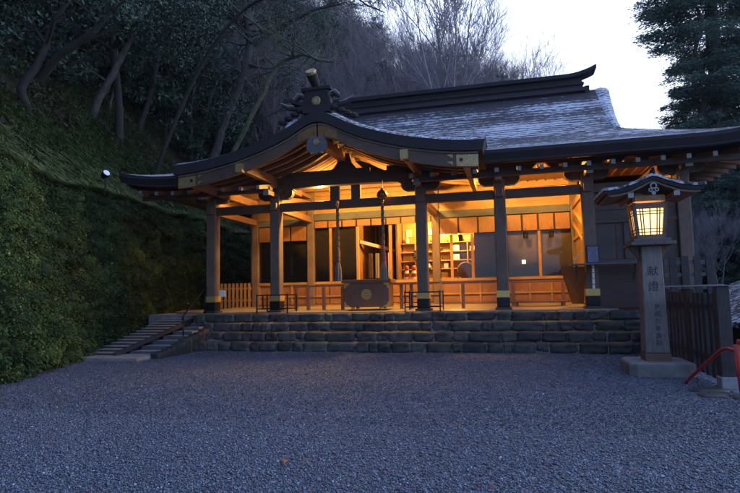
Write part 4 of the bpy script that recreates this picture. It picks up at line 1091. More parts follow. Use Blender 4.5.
MB().box(LX-.30, LX+.30, LY-.30, LY+.30, 2.302, 2.36).build('tray_upper', M['greywood'], LT, bevel=.01)
# light box, flaring upwards a little
za, zb = 2.361, 3.0
bxp = MB(); wa, wb = .205, .26
lb = thing
for sx in (-1, 1):
    for sy in (-1, 1): MB().bar((LX+sx*wa, LY+sy*wa, za), (LX+sx*wb, LY+sy*wb, zb), .055, .055, (0,1,0)).build('corner_post', M['post'], LT)
for (w, z, h) in ((wa+.005, za+.035, .07), (wb, zb-.06, .10)):
    frame = MB()
    for s in (-1, 1):
        frame.box(LX-w+.03, LX+w-.03, LY+s*w-.025, LY+s*w+.025, z-h/2, z+h/2); frame.box(LX+s*w-.025, LX+s*w+.025, LY-w+.03, LY+w-.03, z-h/2, z+h/2)
    frame.build('frame_rail', M['brownz'], LT)
for (ax, s) in ((1, -1), (0, -1), (1, 1), (0, 1)):
    p0, p1 = wa-.01, wb-.012; z0, z1 = za+.07, zb-.11
    def P(u, z, off=0.0):
        t_ = (z-za)/(zb-za); w = wa+(wb-wa)*t_-.012+off
        return (LX+u*w*.9, LY+s*w, z) if ax == 1 else (LX+s*w, LY+u*w*.9, z)
    V = [P(-1,z0), P(1,z0), P(1,z1), P(-1,z1), P(-1,z0,-.006), P(1,z0,-.006), P(1,z1,-.006), P(-1,z1,-.006)]
    pp = MB().add(V, [(0,1,2,3),(7,6,5,4),(0,4,5,1),(1,5,6,2),(2,6,7,3),(3,7,4,0)]).build('paper_panel', M['paper'], LT)
    g = MB()
    for u in (-.72, -.52, 0, .52, .72): g.bar(P(u, z0, .012), P(u, z1, .012), .014, .014, (1,1,0))
    for zf in (.10, .22, .80, .90): z = z0+(z1-z0)*zf; g.bar(P(-1, z, .016), P(1, z, .016), .014, .014)
    g.build('lattice', M['brownz'], pp)
MB().box(LX-.24, LX+.24, LY-.29, LY-.255, 3.022, 3.12).build('carved_board', M['bronze'], LT)
MB().box(LX-.27, LX+.27, LY-.25, LY+.28, 3.022, 3.10).build('head_block', M['brownz'], LT)
for sx in (-.36, .36):
    MB().box(LX+sx-.04, LX+sx+.04, LY-.56, LY+.52, 3.06, 3.125).build('purlin', M['brownz'], LT)
    MB().box(LX+sx-.045, LX+sx+.045, LY-.585, LY-.562, 3.05, 3.135).build('purlin_cap', M['cap'], LT)
# roof: flared gable, double layer
D_ = np.array([0,.06,.12,.2,.3,.42,.6,.72,.80]); Z_ = np.array([3.45,3.44,3.41,3.37,3.335,3.285,3.25,3.24,3.25])
dx = np.concatenate([-np.linspace(.80, .03, 22), np.linspace(0, .80, 23)])
top = [(LX+d, float(np.interp(abs(d), D_, Z_))) for d in dx]
def lay(mb, off0, off1, sc, y0, y1): mb.strip([(LX+(x-LX)*sc, z-off0) for x, z in top], [(LX+(x-LX)*sc, z-off1) for x, z in top], y0, y1)
m = MB(); lay(m, 0, .045, 1, LY-.62, LY+.62); lr = m.build('lantern_roof', M['lantroof'], LT)
m = MB(); lay(m, .046, .115, .97, LY-.60, LY+.60); m.build('roof_layer', M['barkedge'], lr)
m = MB(); lay(m, .118, .155, .90, LY-.575, LY-.545); m.build('barge_board', M['post'], lr)
m = MB(); lay(m, .118, .15, .90, LY-.54, LY+.56); m.build('roof_boarding', M['brown'], lr)
MB().box(LX-.045, LX+.045, LY-.60, LY+.60, 3.435, 3.475).build('ridge', M['barkedge'], lr)
m = MB(); m.tube([(LX, LY-.55, 3.47), (LX, LY-.62, 3.50), (LX, LY-.66, 3.54)], [.045,.04,.02], 8); m.build('ridge_horn', M['barkedge'], lr)
m = MB(); ring(m, (LX, LY-.585, 3.235), .035, .055, .02, 14)
for a in (-1, 1): ring(m, (LX+a*.05, LY-.585, 3.165), .018, .034, .02, 12)
m.lathe((LX, LY-.60, 3.11), [(0,0),(.035,0),(.035,.02),(0,.02)], 8, 'Y'); m.build('pendant', M['cap'], lr)
ld = bpy.data.lights.new('lantern_bulb', 'POINT'); ld.energy = 3.5; ld.color = (1, .62, .26); ld.shadow_soft_size = .05
lo = bpy.data.objects.new('lantern_bulb', ld); COL.objects.link(lo); lo.parent = LT; lo.location = (-.02, -.40, 2.72) if False else (0, 0, 2.68)
# inscription, carved and inked
def text(s, x, y, z, size, parent, mat):
    cu = bpy.data.curves.new('inscription', 'FONT'); cu.body = s; cu.size = size; cu.align_x = 'CENTER'; cu.align_y = 'CENTER'; cu.extrude = .002
    o = bpy.data.objects.new('inscription', cu); COL.objects.link(o)
    bpy.context.view_layer.update()
    me = bpy.data.meshes.new_from_object(o.evaluated_get(bpy.context.evaluated_depsgraph_get())); bpy.data.objects.remove(o)
    o = bpy.data.objects.new('inscription', me); COL.objects.link(o); me.materials.clear(); me.materials.append(mat)
    b = wl(parent); o.parent = parent; o.location = (x-b[0], y-b[1], z-b[2]); o.rotation_euler = (R(90)-.016, 0, 0)
    return o
ink = plain('dark ink in carved letters', (.035,.03,.03), .8)
def face_y(z): return LY-(.195-.03*(z-.361)/1.88)-.0025
for i, ch in enumerate('献燈'): z = 1.78-i*.27; text(ch, LX, face_y(z), z, .185, post, ink)
for i, ch in enumerate('平成六年吉日'): z = 1.16-i*.125; text(ch, LX+.03, face_y(z), z, .10, post, ink)

# ------------------------------------------------------------------ fences on the right
FN = thing('board_fence', (3.05, 11, 0), 'old dark board fence with a sloping cap running back from the lantern', 'fence')
MB().box(2.96, 3.14, 9.28, 9.44, .10, 1.50).build('end_post', M['fencewood'], FN, bevel=.01)
MB().box(2.94, 3.16, 9.25, 9.47, -.1, .16).build('post_footing', M['cap'], FN, bevel=.01)
y = 9.46; k = 0
fr_ = random.Random(3)
while y < 14.0:
    w = .15; MB().box(3.0+fr_.uniform(-.008,.008), 3.05, y, y+w-.012, .06+fr_.uniform(0,.03), 1.40+fr_.uniform(-.01,.01)).build('board', M['fencewood'], FN, bevel=.003)
    y += w+.10
for y in (10.9, 12.4, 13.9): MB().box(3.0, 3.12, y, y+.12, -.1, 1.46).build('fence_post', M['fencewood'], FN)
for z in (.35, 1.15): MB().box(3.055, 3.11, 9.44, 14.1, z, z+.09).build('fence_rail', M['fencewood'], FN)
cp = MB()
cap_mat = plain('wet snowy fence cap', (.16,.16,.18), .35, 0, .8, 40)
cp.add([(2.96,9.24,1.505),(3.14,9.24,1.505),(3.14,14.1,1.505),(2.96,14.1,1.505),(3.05,9.24,1.53),(3.05,14.1,1.53)], [(3,2,1,0),(0,1,4),(2,3,5),(0,4,5,3),(1,2,5,4)])
cp.build('fence_cap', cap_mat, FN)
F2 = thing('slat_fence', (3.7, 13.0, 0), 'short grey slat fence with pale rails standing behind the lantern', 'fence')
for i in range(5): MB().box(3.06+i*.235, 3.20+i*.235, 13.0, 13.03, .9, 2.16-.01*(i % 2)).build('slat', M['post'] if False else M['fencewood'], F2, bevel=.004)
for z in (1.45, 1.72, 1.98): MB().box(3.0, 4.16, 13.035, 13.08, z, z+.08).build('fence_rail', M['greywood'], F2)
for x in (3.0, 4.1): MB().box(x, x+.1, 13.09, 13.19, 0 if x < 4 else -.5, 2.1).build('fence_post', M['fencewood'], F2)

# red railing
RL = thing('red_railing', (2.85, 8.6, 0), 'red painted handrail at the right edge of the gravel', 'railing')
MB().tube([(2.56, 9.66, -.03), (2.58, 9.60, .06), (2.86, 8.92, .60), (2.90, 8.80, .63), (2.87, 8.38, .63)], .026, 10).build('sloping_rail', M['red'], RL, smooth=True)
MB().tube([(2.885, 8.25, -.2), (2.85, 8.30, .73)], .05, 14).build('rail_post', M['red'], RL, smooth=True)
MB().tube([(2.85, 8.30, .75), (3.25, 8.25, .73), (4.2, 8.1, .45)], .05, 12).build('top_rail', M['red'], RL, smooth=True)
MB().tube([(2.93, 8.3, .30), (4.2, 8.1, .02)], .035, 10).build('lower_rail', M['red'], RL, smooth=True)
MB().tube([(4.2, 8.1, -1.6), (4.2, 8.1, .47)], .05, 12).build('rail_post', M['red'], RL, smooth=True)
# stone slabs near the rail
for i, (x, y, a, b_) in enumerate(((2.72,9.05,.5,.35),(3.0,8.55,.4,.3),(2.6,8.6,.35,.28))):
    m = MB(); stone_mesh(m, (x, y, -.03), (a, b_, .12), i*33.3+1)
    props(m.build('flat_stone', M['stone'], None, loc=(x, y, -.03), smooth=True), ['largest flat stone in the gravel by the fence end', 'flat stone by the foot of the red post', 'small flat stone left of the red post'][i], 'stone', 'flat stones by the railing')
# low building roof beyond the railing
LB = thing('low_outbuilding', (6.4, 13.5, -1.6), 'low outbuilding with snow dusted shingle roof beyond the right fence', 'outbuilding')
m = MB(); V = []
for (x, z) in ((4.25, .78), (6.4, 1.75), (8.6, .78)):
    for y in (11.2, 17.5): V += [(x, y, z)]
m.add(V+[(x, y, z-.10) for x, y, z in V], [(0,1,3,2),(2,3,5,4),(6,8,9,7),(8,10,11,9),(0,2,8,6),(2,4,10,8),(1,7,9,3),(3,9,11,5),(0,6,7,1),(4,5,11,10)])
m.build('roof', M['bark_porch'], LB)
MB().box(4.6, 8.3, 11.5, 17.2, -1.6, .76).build('wall', M['plankwall'], LB)
MB().box(6.3, 6.5, 11.1, 17.6, 1.72, 1.82).build('ridge_board', M['barkedge'], LB)

# ------------------------------------------------------------------ left: sleeper stairs, ramp, handrail
ST = thing('timber_stairs', (-9.2, 13.8, 0), 'shallow stairs of timber and stone left of the stone steps', 'stairs')
def sz(y): return float(np.interp(y, [11.4, 12.3, 16.4], [.04, .14, .97]))
MB().box(-10.3, -8.62, 11.35, 12.25, -.1, .085).build('landing', M['rampwood'], ST, bevel=.02)
for k in range(9):
    y = 12.28+k*.46; xr = -8.62-.07*k-(.25 if k > 6 else 0)
    MB().box(-9.52, xr, y, y+.44, sz(y)-.35, sz(y)).build('tread', M['rampwood'], ST, bevel=.01)
    MB().box(-9.50, xr+.01, y-.035, y-.003, sz(y)-.12, sz(y)+.006).build('nosing', M['cap'] if False else M['greywood'], ST, bevel=.004)
RP = thing('timber_ramp', (-10, 13.8, 0), 'narrow timber ramp between the moss wall and the shallow stairs', 'ramp')
MB().add([(-10.35,11.9,.02),(-9.70,11.9,.02),(-9.75,16.6,1.0),(-10.85,16.6,1.0),(-10.35,11.9,.10),(-9.70,11.9,.10),(-9.75,16.6,1.06),(-10.85,16.6,1.06)], [(0,3,2,1),(4,5,6,7),(0,1,5,4),(1,2,6,5),(2,3,7,6),(3,0,4,7)]).build('deck', M['post'], RP)
for k in range(16): y = 12.0+k*.285; z = .10+.96*(y-11.9)/4.7; MB().bar((-10.4-.028*k, y, z+.012), (-9.74, y, z+.012), .25, .02).build('deck_plank', M['rampwood'], RP)
MB().bar((-9.60, 11.8, .10), (-9.66, 16.6, 1.02), .09, .10).build('kerb_board', M['fencewood'], RP)
mb = MB(); rq = random.Random(5)
for k in range(13):
    y = 12.0+k*.22; stone_mesh(mb, (-8.52-.012*k+rq.uniform(-.04,.04), y, sz(y)*.45), (.28, .30, sz(y)+.10), k*7.7)
mb.build('side_stone', M['stone'], ST, smooth=True)
HR = thing('handrail', (-9, 14, 0), 'thin dark metal handrail at the left end of the stone steps', 'handrail')
MB().tube([(-8.95, 13.75, .15), (-8.95, 13.75, .98)], .022, 8).build('rail_post', M['blackmetal'], HR, smooth=True)
MB().tube([(-9.05, 15.05, .9), (-9.05, 15.05, 1.75)], .022, 8).build('rail_post', M['blackmetal'], HR, smooth=True)
MB().tube([(-8.95, 13.68, .88), (-8.95, 13.75, .98), (-9.05, 15.05, 1.75), (-9.06, 15.5, 1.80), (-9.06, 15.58, 1.66)], .022, 8).build('rail', M['blackmetal'], HR, smooth=True)
# spotlight on top of the wall
SP = thing('spotlight', (-11.35, 13.43, WT), 'small dark floodlight with its lens painted white for sky reflection on top of the mossy wall', 'spotlight')
sx, sy, szz = -11.35, 13.43, 5.12
mt = Matrix.Translation((sx, sy, szz)) @ Matrix.Rotation(R(66), 4, 'Z') @ Matrix.Rotation(R(65), 4, 'X') @ Matrix.Scale(.95, 4)
def lathe_m(prof, n, mtx):
    t_ = MB().lathe((0,0,0), prof, n); t_.V = [tuple(mtx @ Vector(v)) for v in t_.V]; return t_
lathe_m([(0,-.20),(.06,-.19),(.10,-.10),(.12,.02),(.13,.10),(.11,.10),(.11,.06),(0,.06)], 18, mt).build('lamp_head', M['blackmetal'], SP)
lathe_m([(0,.061),(.105,.061),(.095,.08),(0,.09)], 18, mt).build('lens', plain('lens in reflected sky white', (.88,.88,.9), .3, 0, .02), SP)  # white colour stands in for sky reflected in the lens
MB().tube([(sx, sy, 4.6), (sx, sy, 5.0)], .02, 6).build('stem', M['blackmetal'], SP)
# fallen leaves
lf0 = None; lr_ = random.Random(12)
for (x, y) in ((-5.9,5.9),(-3.6,5.2),(-.6,6.2),(.9,4.9),(-5.0,8.3),(-1.4,8.9),(1.3,8.2),(-7.2,9.6),(-6.4,11.9),(-2.6,11.4),(.6,12.3),(-7.8,11.0),(2.1,7.0),(-.2,4.3)):
    if lf0 is None:
        m = MB(); V = [(x+.026*math.cos(a)*(1 if i % 2 else .75), y+.017*math.sin(a), .045+.008*math.sin(a*2)) for i, a in enumerate(np.linspace(0, 6.28, 9)[:-1])]+[(x, y, .038)]
        m.add(V, [(i, (i+1) % 8, 8) for i in range(8)])
        lf0 = props(m.build('dead_leaf', plain('brown dead leaf', (.16,.08,.035), .7), None, loc=(x, y, .04)), 'small brown dead leaf on the grey gravel', 'leaf', 'small dead leaves scattered on the gravel')
    else:
        c = lf0.copy(); COL.objects.link(c); c.location = (x, y, .04); c.rotation_euler = (lr_.uniform(-.3,.3), lr_.uniform(-.3,.3), lr_.uniform(0,6))
for (x, y, rr_, lb) in ((-2.01, 4.63, .5, 'orange fallen leaf on the gravel in the foreground'), (-4.36, 12.65, 1.1, 'orange fallen leaf lying near the foot of the steps')):
    m = MB(); s = .04; V = []
    for a in np.linspace(0, 2*math.pi, 11)[:-1]:
        r_ = s*(1.1 if int(round(a/.628)) % 2 == 0 else .55); V.append((x+r_*math.cos(a+rr_), y+r_*math.sin(a+rr_)*1.1, .045+.012*math.sin(a*2)))
    V.append((x, y, .038)); m.add(V, [(i, (i+1) % 10, 10) for i in range(10)])
    m.tube([(x, y, .04), (x+.04, y+.02, .04)], .002, 4)
    props(m.build('fallen_leaf', plain('orange dead leaf', (.55,.16,.04), .6), None, loc=(x, y, .04)), lb, 'leaf', 'fallen leaves')
# ------------------------------------------------------------------ trees
def grow(rs, p, d, ln, r, lvl, maxl, out, tips, curv=.25, up=.1, nch=(3,5), ratio=.62, spread=(.5,.95), rmin=.004, seg=5, droop=0):
    pts = [p.copy()]; rad = [r]; dd = d.copy()
    for i in range(seg):
        dd = (dd + Vector((rs.gauss(0,1), rs.gauss(0,1), rs.gauss(0,1)))*curv/ seg**.5 * .8 + Vector((0,0,up - droop*(i/seg)))/seg).normalized()
        p = p + dd*ln/seg; pts.append(p.copy()); rad.append(max(rmin, r*(1-.55*(i+1)/seg)))
    out.append((pts, rad, lvl))
    if lvl >= maxl: tips.append((p.copy(), dd.copy())); return
    n = rs.randint(*nch)
    for k in range(n):
        t = rs.uniform(.35, 1) if k else 1.0
        i = min(seg, max(1, int(t*seg))); q = pts[i]; base = (pts[i]-pts[i-1]).normalized()
        a = base.cross(Vector((rs.gauss(0,1), rs.gauss(0,1), rs.gauss(0,1)))).normalized(); s = rs.uniform(*spread)*(.5 if k == 0 else 1)
        nd = (base*math.cos(s) + a*math.sin(s)).normalized()
        grow(rs, q, nd, ln*ratio*rs.uniform(.75, 1.15), rad[i]*(.82 if k == 0 else .6), lvl+1, maxl, out, tips, curv, up, nch, ratio, spread, rmin, seg if lvl < 1 else max(3, seg-1), droop)
def tubes(lst, sides=lambda l: max(3, 8-l*2)):
    V = []; F = []; 
    for pts, rad, lvl in lst:
        n = sides(lvl); P = np.array([tuple(p) for p in pts]); T_ = np.gradient(P, axis=0); T_ /= np.linalg.norm(T_, axis=1)[:, None]+1e-9
        ref = np.array([.31, .17, .93]) if abs(T_[0] @ np.array([.31,.17,.93])) < .9 else np.array([1., 0, 0])
        A = np.cross(T_, ref); A /= np.linalg.norm(A, axis=1)[:, None]+1e-9; Bv = np.cross(T_, A)
        an = np.arange(n)*2*math.pi/n
        ring_ = P[:, None, :] + (A[:, None, :]*np.cos(an)[None, :, None] + Bv[:, None, :]*np.sin(an)[None, :, None])*np.array(rad)[:, None, None]
        b0 = sum(len(v) for v in V) if False else tubes.n
        V.append(ring_.reshape(-1, 3)); m = len(pts)
        i = np.arange(m-1)[:, None]*n; k = np.arange(n)[None, :]
        F.append(np.stack([i+k, i+(k+1) % n, i+n+(k+1) % n, i+n+k], -1).reshape(-1, 4)+b0); tubes.n += m*n
    return np.concatenate(V), np.concatenate(F)
def tmesh(lst):
    tubes.n = 0; return tubes(lst)
def put_tree(name, loc, label, group, parts, cat='tree', rot=0, sc=1):
    t = thing(name, (0,0,0), label, cat, group)
    for (pn, V, F, mat, tone, stuff) in parts:
        o = raw(pn, V, F, mat, t, tone=tone, smooth=False)
        if stuff: o['kind'] = 'stuff'
    t.location = loc; t.rotation_euler = (0, 0, rot); t.scale = (sc, sc, sc)
    return t
def copy_thing(src, loc, label=None, rot=0, sc=1.0, tilt=0):
    r = src.copy(); COL.objects.link(r); r.location = loc; r.rotation_euler = (0, tilt, rot); r.scale = (sc, sc, sc)
    if label: r['label'] = label
    for ch in list(src.children):
        c = ch.copy(); COL.objects.link(c); c.parent = r
    return r
def evergreen_parts(seed, Hh, r0, lean=(0,0), nleaf=13000, leafsz=.085, crown0=.35, pale=False):
    rs = random.Random(seed); out = []; tips = []
    p = Vector((0,0,-1.0)); d = Vector((lean[0], lean[1], 1)).normalized(); pts = [p.copy()]; rad = [r0*1.25]; n = 10
    for i in range(n):
        d = (d + Vector((rs.gauss(0,.07), rs.gauss(0,.07), .05))).normalized(); p = p+d*(Hh+1)/n; pts.append(p.copy()); rad.append(r0*(1-.75*(i+1)/n))
    out.append((pts, rad, 0)); tr = [out[0]]; br = []
    for i in range(3, n+1):
        for k in range(3):
            a = rs.uniform(0, 6.28); nd = Vector((math.cos(a), math.sin(a), rs.uniform(.15, .8))).normalized()
            if i < crown0*n: continue
            grow(rs, pts[i], nd, Hh*.20*rs.uniform(.7, 1.3)*(1.15-.5*i/n), rad[i]*.5, 1, 3, br, tips, .35, .12, (2,4), .66, (.4,1.0), .008, 4)
    tips = tips or [(pts[-1], d)]
    T_ = np.array([tuple(t[0]) for t in tips]); idx = RNG.integers(0, len(T_), nleaf)
    # leaves in flat sprays around each tip
    C = T_[idx] + RNG.normal(size=(nleaf, 3))*np.array([.42,.42,.20])*Hh/13
    LV, LF = leaf_quads(C, leafsz, .42, .5)
    tone = np.clip(RNG.beta(2, 3, nleaf) + RNG.normal(0, .12, len(T_))[idx], 0, 1)
    V1, F1 = tmesh(tr); V2, F2_ = tmesh(br)
    return [('trunk', V1, F1, M['paletrunk'] if pale else M['trunk'], None, False), ('branches', V2, F2_, M['trunk'], None, False), ('foliage', LV, LF, M['evergreen'], np.repeat(tone, 4), False)]
def bare_parts(seed, Hh, r0, maxl=5, forks=3, mat='twig', nch=(3,4), ratio=.64, up=.25, spread=(.25,.6), h0=.28, rmin=.008):
    rs = random.Random(seed); out = []; tips = []; tr = []
    pts = [Vector((0,0,-1))]; rad = [r0*1.2]; d = Vector((rs.gauss(0,.05), rs.gauss(0,.05), 1)).normalized(); p = pts[0]
    for i in range(5):
        p = p+d*(Hh*h0+1)/5; d = (d+Vector((rs.gauss(0,.05), rs.gauss(0,.05), 0))).normalized(); pts.append(p.copy()); rad.append(r0*(1-.06*i))
    tr.append((pts, rad, 0))
    limbs = []
    for k in range(forks):
        out = []; a = k*6.28/forks+rs.uniform(-.4,.4); nd = Vector((math.cos(a)*.32, math.sin(a)*.32, 1)).normalized()
        grow(rs, p, nd, Hh*.36*rs.uniform(.85, 1.15), r0*.62, 1, maxl, out, tips, .22, up, nch, ratio, spread, rmin, 5)
        V2, F2_ = tmesh(out); limbs.append(('limb', V2, F2_, M[mat], None, False))
    V1, F1 = tmesh(tr)
    return [('trunk', V1, F1, M[mat], None, False)]+limbs
def conifer_parts(seed, Hh, r0, clump=26, leafmat='cedar', base=.2, width=.17, nwh=34, leafsz=.10, dens=1.0, droopk=.35):
    rs = random.Random(seed); br = []; C = []; D = []
    pts = [Vector((rs.gauss(0,.03)*i, rs.gauss(0,.03)*i, -1+i*(Hh+1)/12)) for i in range(13)]; rad = [r0*(1.12-.098*i*.92) for i in range(13)]
    for w in range(nwh):
        t = base+(1-base)*(w+rs.random())/nwh; z = t*Hh; ln = Hh*width*(1-t)**.55*rs.uniform(.6, 1.2)+.3
        for k in range(rs.randint(2, 4)):
            a = rs.uniform(0, 6.28); o = Vector((math.cos(a), math.sin(a), 0)); side = Vector((-o.y, o.x, 0)); P = []; R_ = []
            c0 = pts[min(12, int((z+1)/(Hh+1)*12))]; wob = rs.gauss(0, .15)
            for i in range(7):
                q = i/6; P.append(Vector((c0.x, c0.y, z)) + o*ln*q + side*wob*ln*q*q + Vector((0,0, ln*(.12*q - droopk*q*q + .14*q**4)))); R_.append(max(.012, r0*.16*(1-q*.85)*(1.1-t*.6)))
            br.append((P, R_, 2))
            m = int(clump*ln/ (Hh*width)*dens)+6
            for j in range(m):
                q = rs.uniform(.18, 1.0)**.8; i = min(5, int(q*6)); f = q*6-i; c = P[i].lerp(P[i+1], f); wd = ln*.30*(1.15-q)+.15
                s = rs.uniform(-1, 1); c = c + side*s*wd + o*abs(s)*wd*.35 + Vector((0,0,-abs(s)*wd*.35+rs.gauss(0,.05)))
                for e in range(7): C.append(tuple(c+Vector((rs.gauss(0,.16), rs.gauss(0,.16), rs.gauss(0,.09)))*Hh/18)); dv = (o*.7+side*s*1.2+Vector((rs.gauss(0,.3), rs.gauss(0,.3), rs.uniform(-.5,.15)))); D.append(tuple(dv))
    C = np.array(C); D = np.array(D); LV, LF = leaf_quads(C, leafsz*Hh/18, .30, .45, dirs=D)
    n = len(C); tone = np.clip(RNG.beta(2, 2.4, n), 0, 1)
    V1, F1 = tmesh([(pts, rad, 0)]); V2, F2_ = tmesh(br)
    return [('trunk', V1, F1, M['trunk'], None, False), ('branches', V2, F2_, M['trunk'], None, False), ('foliage', LV, LF, M[leafmat], np.repeat(tone, 4), False)]
def ground(x, y): return float(terr(x, y))

# ---- near hillside trees: trunks that lean out over the court
def trunk_tree(name, pts, rad, label, mat='trunk', seed=1, twigs=5, leaves=0, leafsz=.07, ln=1.6, group='trees leaning out of the dark slope', twigmat=None):
    rs = random.Random(seed); P = [Vector(p) for p in pts]
    # catmull smoothing
    Q = []; Rr = []
    for i in range(len(P)-1):
        p0, p1, p2, p3 = P[max(0,i-1)], P[i], P[i+1], P[min(len(P)-1, i+2)]
        for k in range(5):
            t = k/5; Q.append(.5*((2*p1)+(p2-p0)*t+(2*p0-5*p1+4*p2-p3)*t*t+(3*p1-p0-3*p2+p3)*t**3)+Vector((rs.gauss(0,.015),)*3)); Rr.append((rad[i]*(1-t)+rad[i+1]*t)*rs.uniform(.94,1.06))
    Q.append(P[-1]); Rr.append(rad[-1]); out = []; tips = []
    for k in range(twigs):
        i = rs.randint(len(Q)//3, len(Q)-2); a = rs.uniform(0, 6.28)
        nd = Vector((math.cos(a), math.sin(a), rs.uniform(0, .9))).normalized()
        grow(rs, Q[i], nd, ln*rs.uniform(.6, 1.4), Rr[i]*.45, 1, 4, out, tips, .35, .1, (2,4), .68, (.4,1.0), .006, 4)
    V1, F1 = tmesh([(Q, Rr, 0)]); b0 = P[0]
    t = thing(name, tuple(b0), label, 'tree', group)
    raw('trunk', V1, F1, M[mat], t, smooth=True)
    if out: V2, F2_ = tmesh(out); raw('branches', V2, F2_, M[twigmat or mat], t)
    if leaves and tips:
        T_ = np.array([tuple(q[0]) for q in tips]); idx = RNG.integers(0, len(T_), leaves); C = T_[idx]+RNG.normal(size=(leaves, 3))*np.array([.28,.28,.13])
        LV, LF = leaf_quads(C, leafsz, .42, .5); raw('foliage', LV, LF, M['evergreen'], t, tone=np.repeat(np.clip(RNG.beta(2,2.5,leaves)+.1, 0, 1), 4))
    return t
trunk_tree('leaning_tree', [(-16.08, 18.1, 8.47), (-15.62, 18.08, 9.52), (-14.92, 18.33, 11.07), (-14.48, 18.64, 12.41), (-13.83, 18.82, 14.02)], [0.17, 0.15, 0.13, 0.12, 0.10], 'pale leaning tree rising to the right from above the floodlight', 'paletrunk', 11, 3, 4000)
trunk_tree('leaning_tree', [(-14.29, 13.58, 7.14), (-14.26, 13.23, 7.97), (-13.87, 13.47, 8.9), (-13.69, 13.7, 10.12), (-13.43, 14.32, 11.43)], [0.15, 0.13, 0.11, 0.09, 0.07], 'dark crooked tree at the far left of the slope', 'trunk', 12, 4, 2500)
trunk_tree('leaning_tree', [(-14.14, 13.76, 8.41), (-13.29, 13.65, 9.07), (-12.05, 13.68, 9.71), (-11.23, 13.74, 10.73)], [0.13, 0.12, 0.10, 0.08], 'dark tree leaning strongly right behind the crooked one', 'trunk', 13, 3, 2500)
trunk_tree('leaning_tree', [(-16.61, 19.62, 9.07), (-16.35, 19.63, 10.24), (-16.0, 19.53, 11.62), (-16.35, 19.55, 13.11)], [0.07, 0.06, 0.05, 0.04], 'thin whitish sapling just right of the pale leaning tree', 'paletrunk', 14, 3, 600)
trunk_tree('leaning_tree', [(-16.7, 26.26, 8.96), (-16.48, 25.99, 10.26), (-16.33, 25.63, 11.52), (-15.94, 25.57, 13.67), (-15.29, 25.27, 16.23)], [0.1, 0.09, 0.08, 0.07, 0.05], 'slim white tree behind the left tip of the porch roof', 'paletrunk', 15, 4, 1500)
trunk_tree('leaning_tree', [(-16.74, 26.81, 9.09), (-16.19, 26.72, 10.44), (-15.82, 26.49, 12.03), (-15.03, 26.6, 13.97)], [0.08, 0.07, 0.06, 0.05], 'slim pale tree leaning right beside the slim white one', 'paletrunk', 16, 3, 900)
trunk_tree('leaning_tree', [(-14.9, 25.18, 8.14), (-14.41, 25.13, 9.3), (-13.88, 24.98, 10.63), (-13.0, 24.82, 12.22), (-12.46, 24.53, 13.45), (-12.28, 24.73, 14.46)], [0.24, 0.21, 0.19, 0.19, 0.20, 0.16], 'large dark mottled tree leaning right over the porch roof', 'paletrunk', 17, 3, 0)
trunk_tree('leaning_tree', [(-15.42, 29.19, 9.65), (-14.99, 29.1, 10.68), (-14.23, 29.14, 11.71), (-13.74, 28.93, 12.92)], [0.16, 0.14, 0.12, 0.1], 'short mossy tree just left of the porch roof ornament', 'trunk', 18, 4, 2500)
def limb(pts, rad, mat, label, seed, twigs=14, ln=1.6):
    return trunk_tree('tree_limb' if False else 'mossy_tree', pts, rad, label, mat, seed, twigs, 0, .07, ln, None)
_big = [o for o in bpy.data.objects if o.name.startswith('leaning_tree') and 'over the porch roof' in o.get('label', '')][0]
def add_limb(pts, rad, seed, twigs, ln):
    rs = random.Random(seed); out = []; tips = []; P = [Vector(p) for p in pts]
    for k in range(twigs):
        i = rs.randint(1, len(P)-1); a = rs.uniform(0, 6.28); nd = Vector((math.cos(a), math.sin(a), rs.uniform(-.1, .8))).normalized()
        q = P[i-1].lerp(P[i], rs.random()); grow(rs, q, nd, ln*rs.uniform(.6, 1.4), rad[i]*.45, 1, 4, out, tips, .35, .05, (2,4), .68, (.4,1.0), .008, 4)
    V, F = tmesh([(P, rad, 0)]+out); raw('limb', V, F, M['paletrunk'] if seed < 3 else M['trunk'], _big)
add_limb([(-12.36, 24.78, 14.2), (-11.31, 24.53, 14.55), (-10.03, 24.31, 14.87), (-8.77, 24.03, 15.16), (-7.32, 23.91, 15.17)], [.17,.15,.12,.09,.05], 1, 16, 2.2)
add_limb([(-12.41, 24.76, 14.2), (-12.57, 24.63, 15.51), (-12.8, 24.76, 17.22)], [.17,.14,.1], 5, 10, 2.2)
trunk_tree('mossy_tree', [(-14.3, 23.6, 5.6), (-12.2, 23.2, 8.8), (-10.9, 22.9, 10.7), (-10.32, 22.8, 11.63), (-9.81, 22.78, 12.18), (-9.29, 22.71, 12.27), (-8.66, 22.6, 12.29), (-7.92, 22.67, 11.99), (-7.28, 22.72, 11.83)], [.12,.12,.11,.10,.09,.08,.07,.05,.03], 'leafless moss covered tree arching towards the porch roof ornament', 'mosstwig', 61, 26, 0, .07, 1.7, None)
trunk_tree('bare_tree', [(-14.6, 20.0, 6.2), (-12.4, 19.7, 10.6), (-9.8, 19.2, 12.9), (-7.2, 18.6, 12.9), (-5.43, 18.37, 12.7), (-4.92, 18.8, 12.2), (-4.16, 19.25, 11.9)], [.10,.08,.06,.05,.04,.03,.02], 'leafless boughs drooping from the top over the roof near the ornament', 'trunk', 62, 22, 0, .07, 1.7, None)

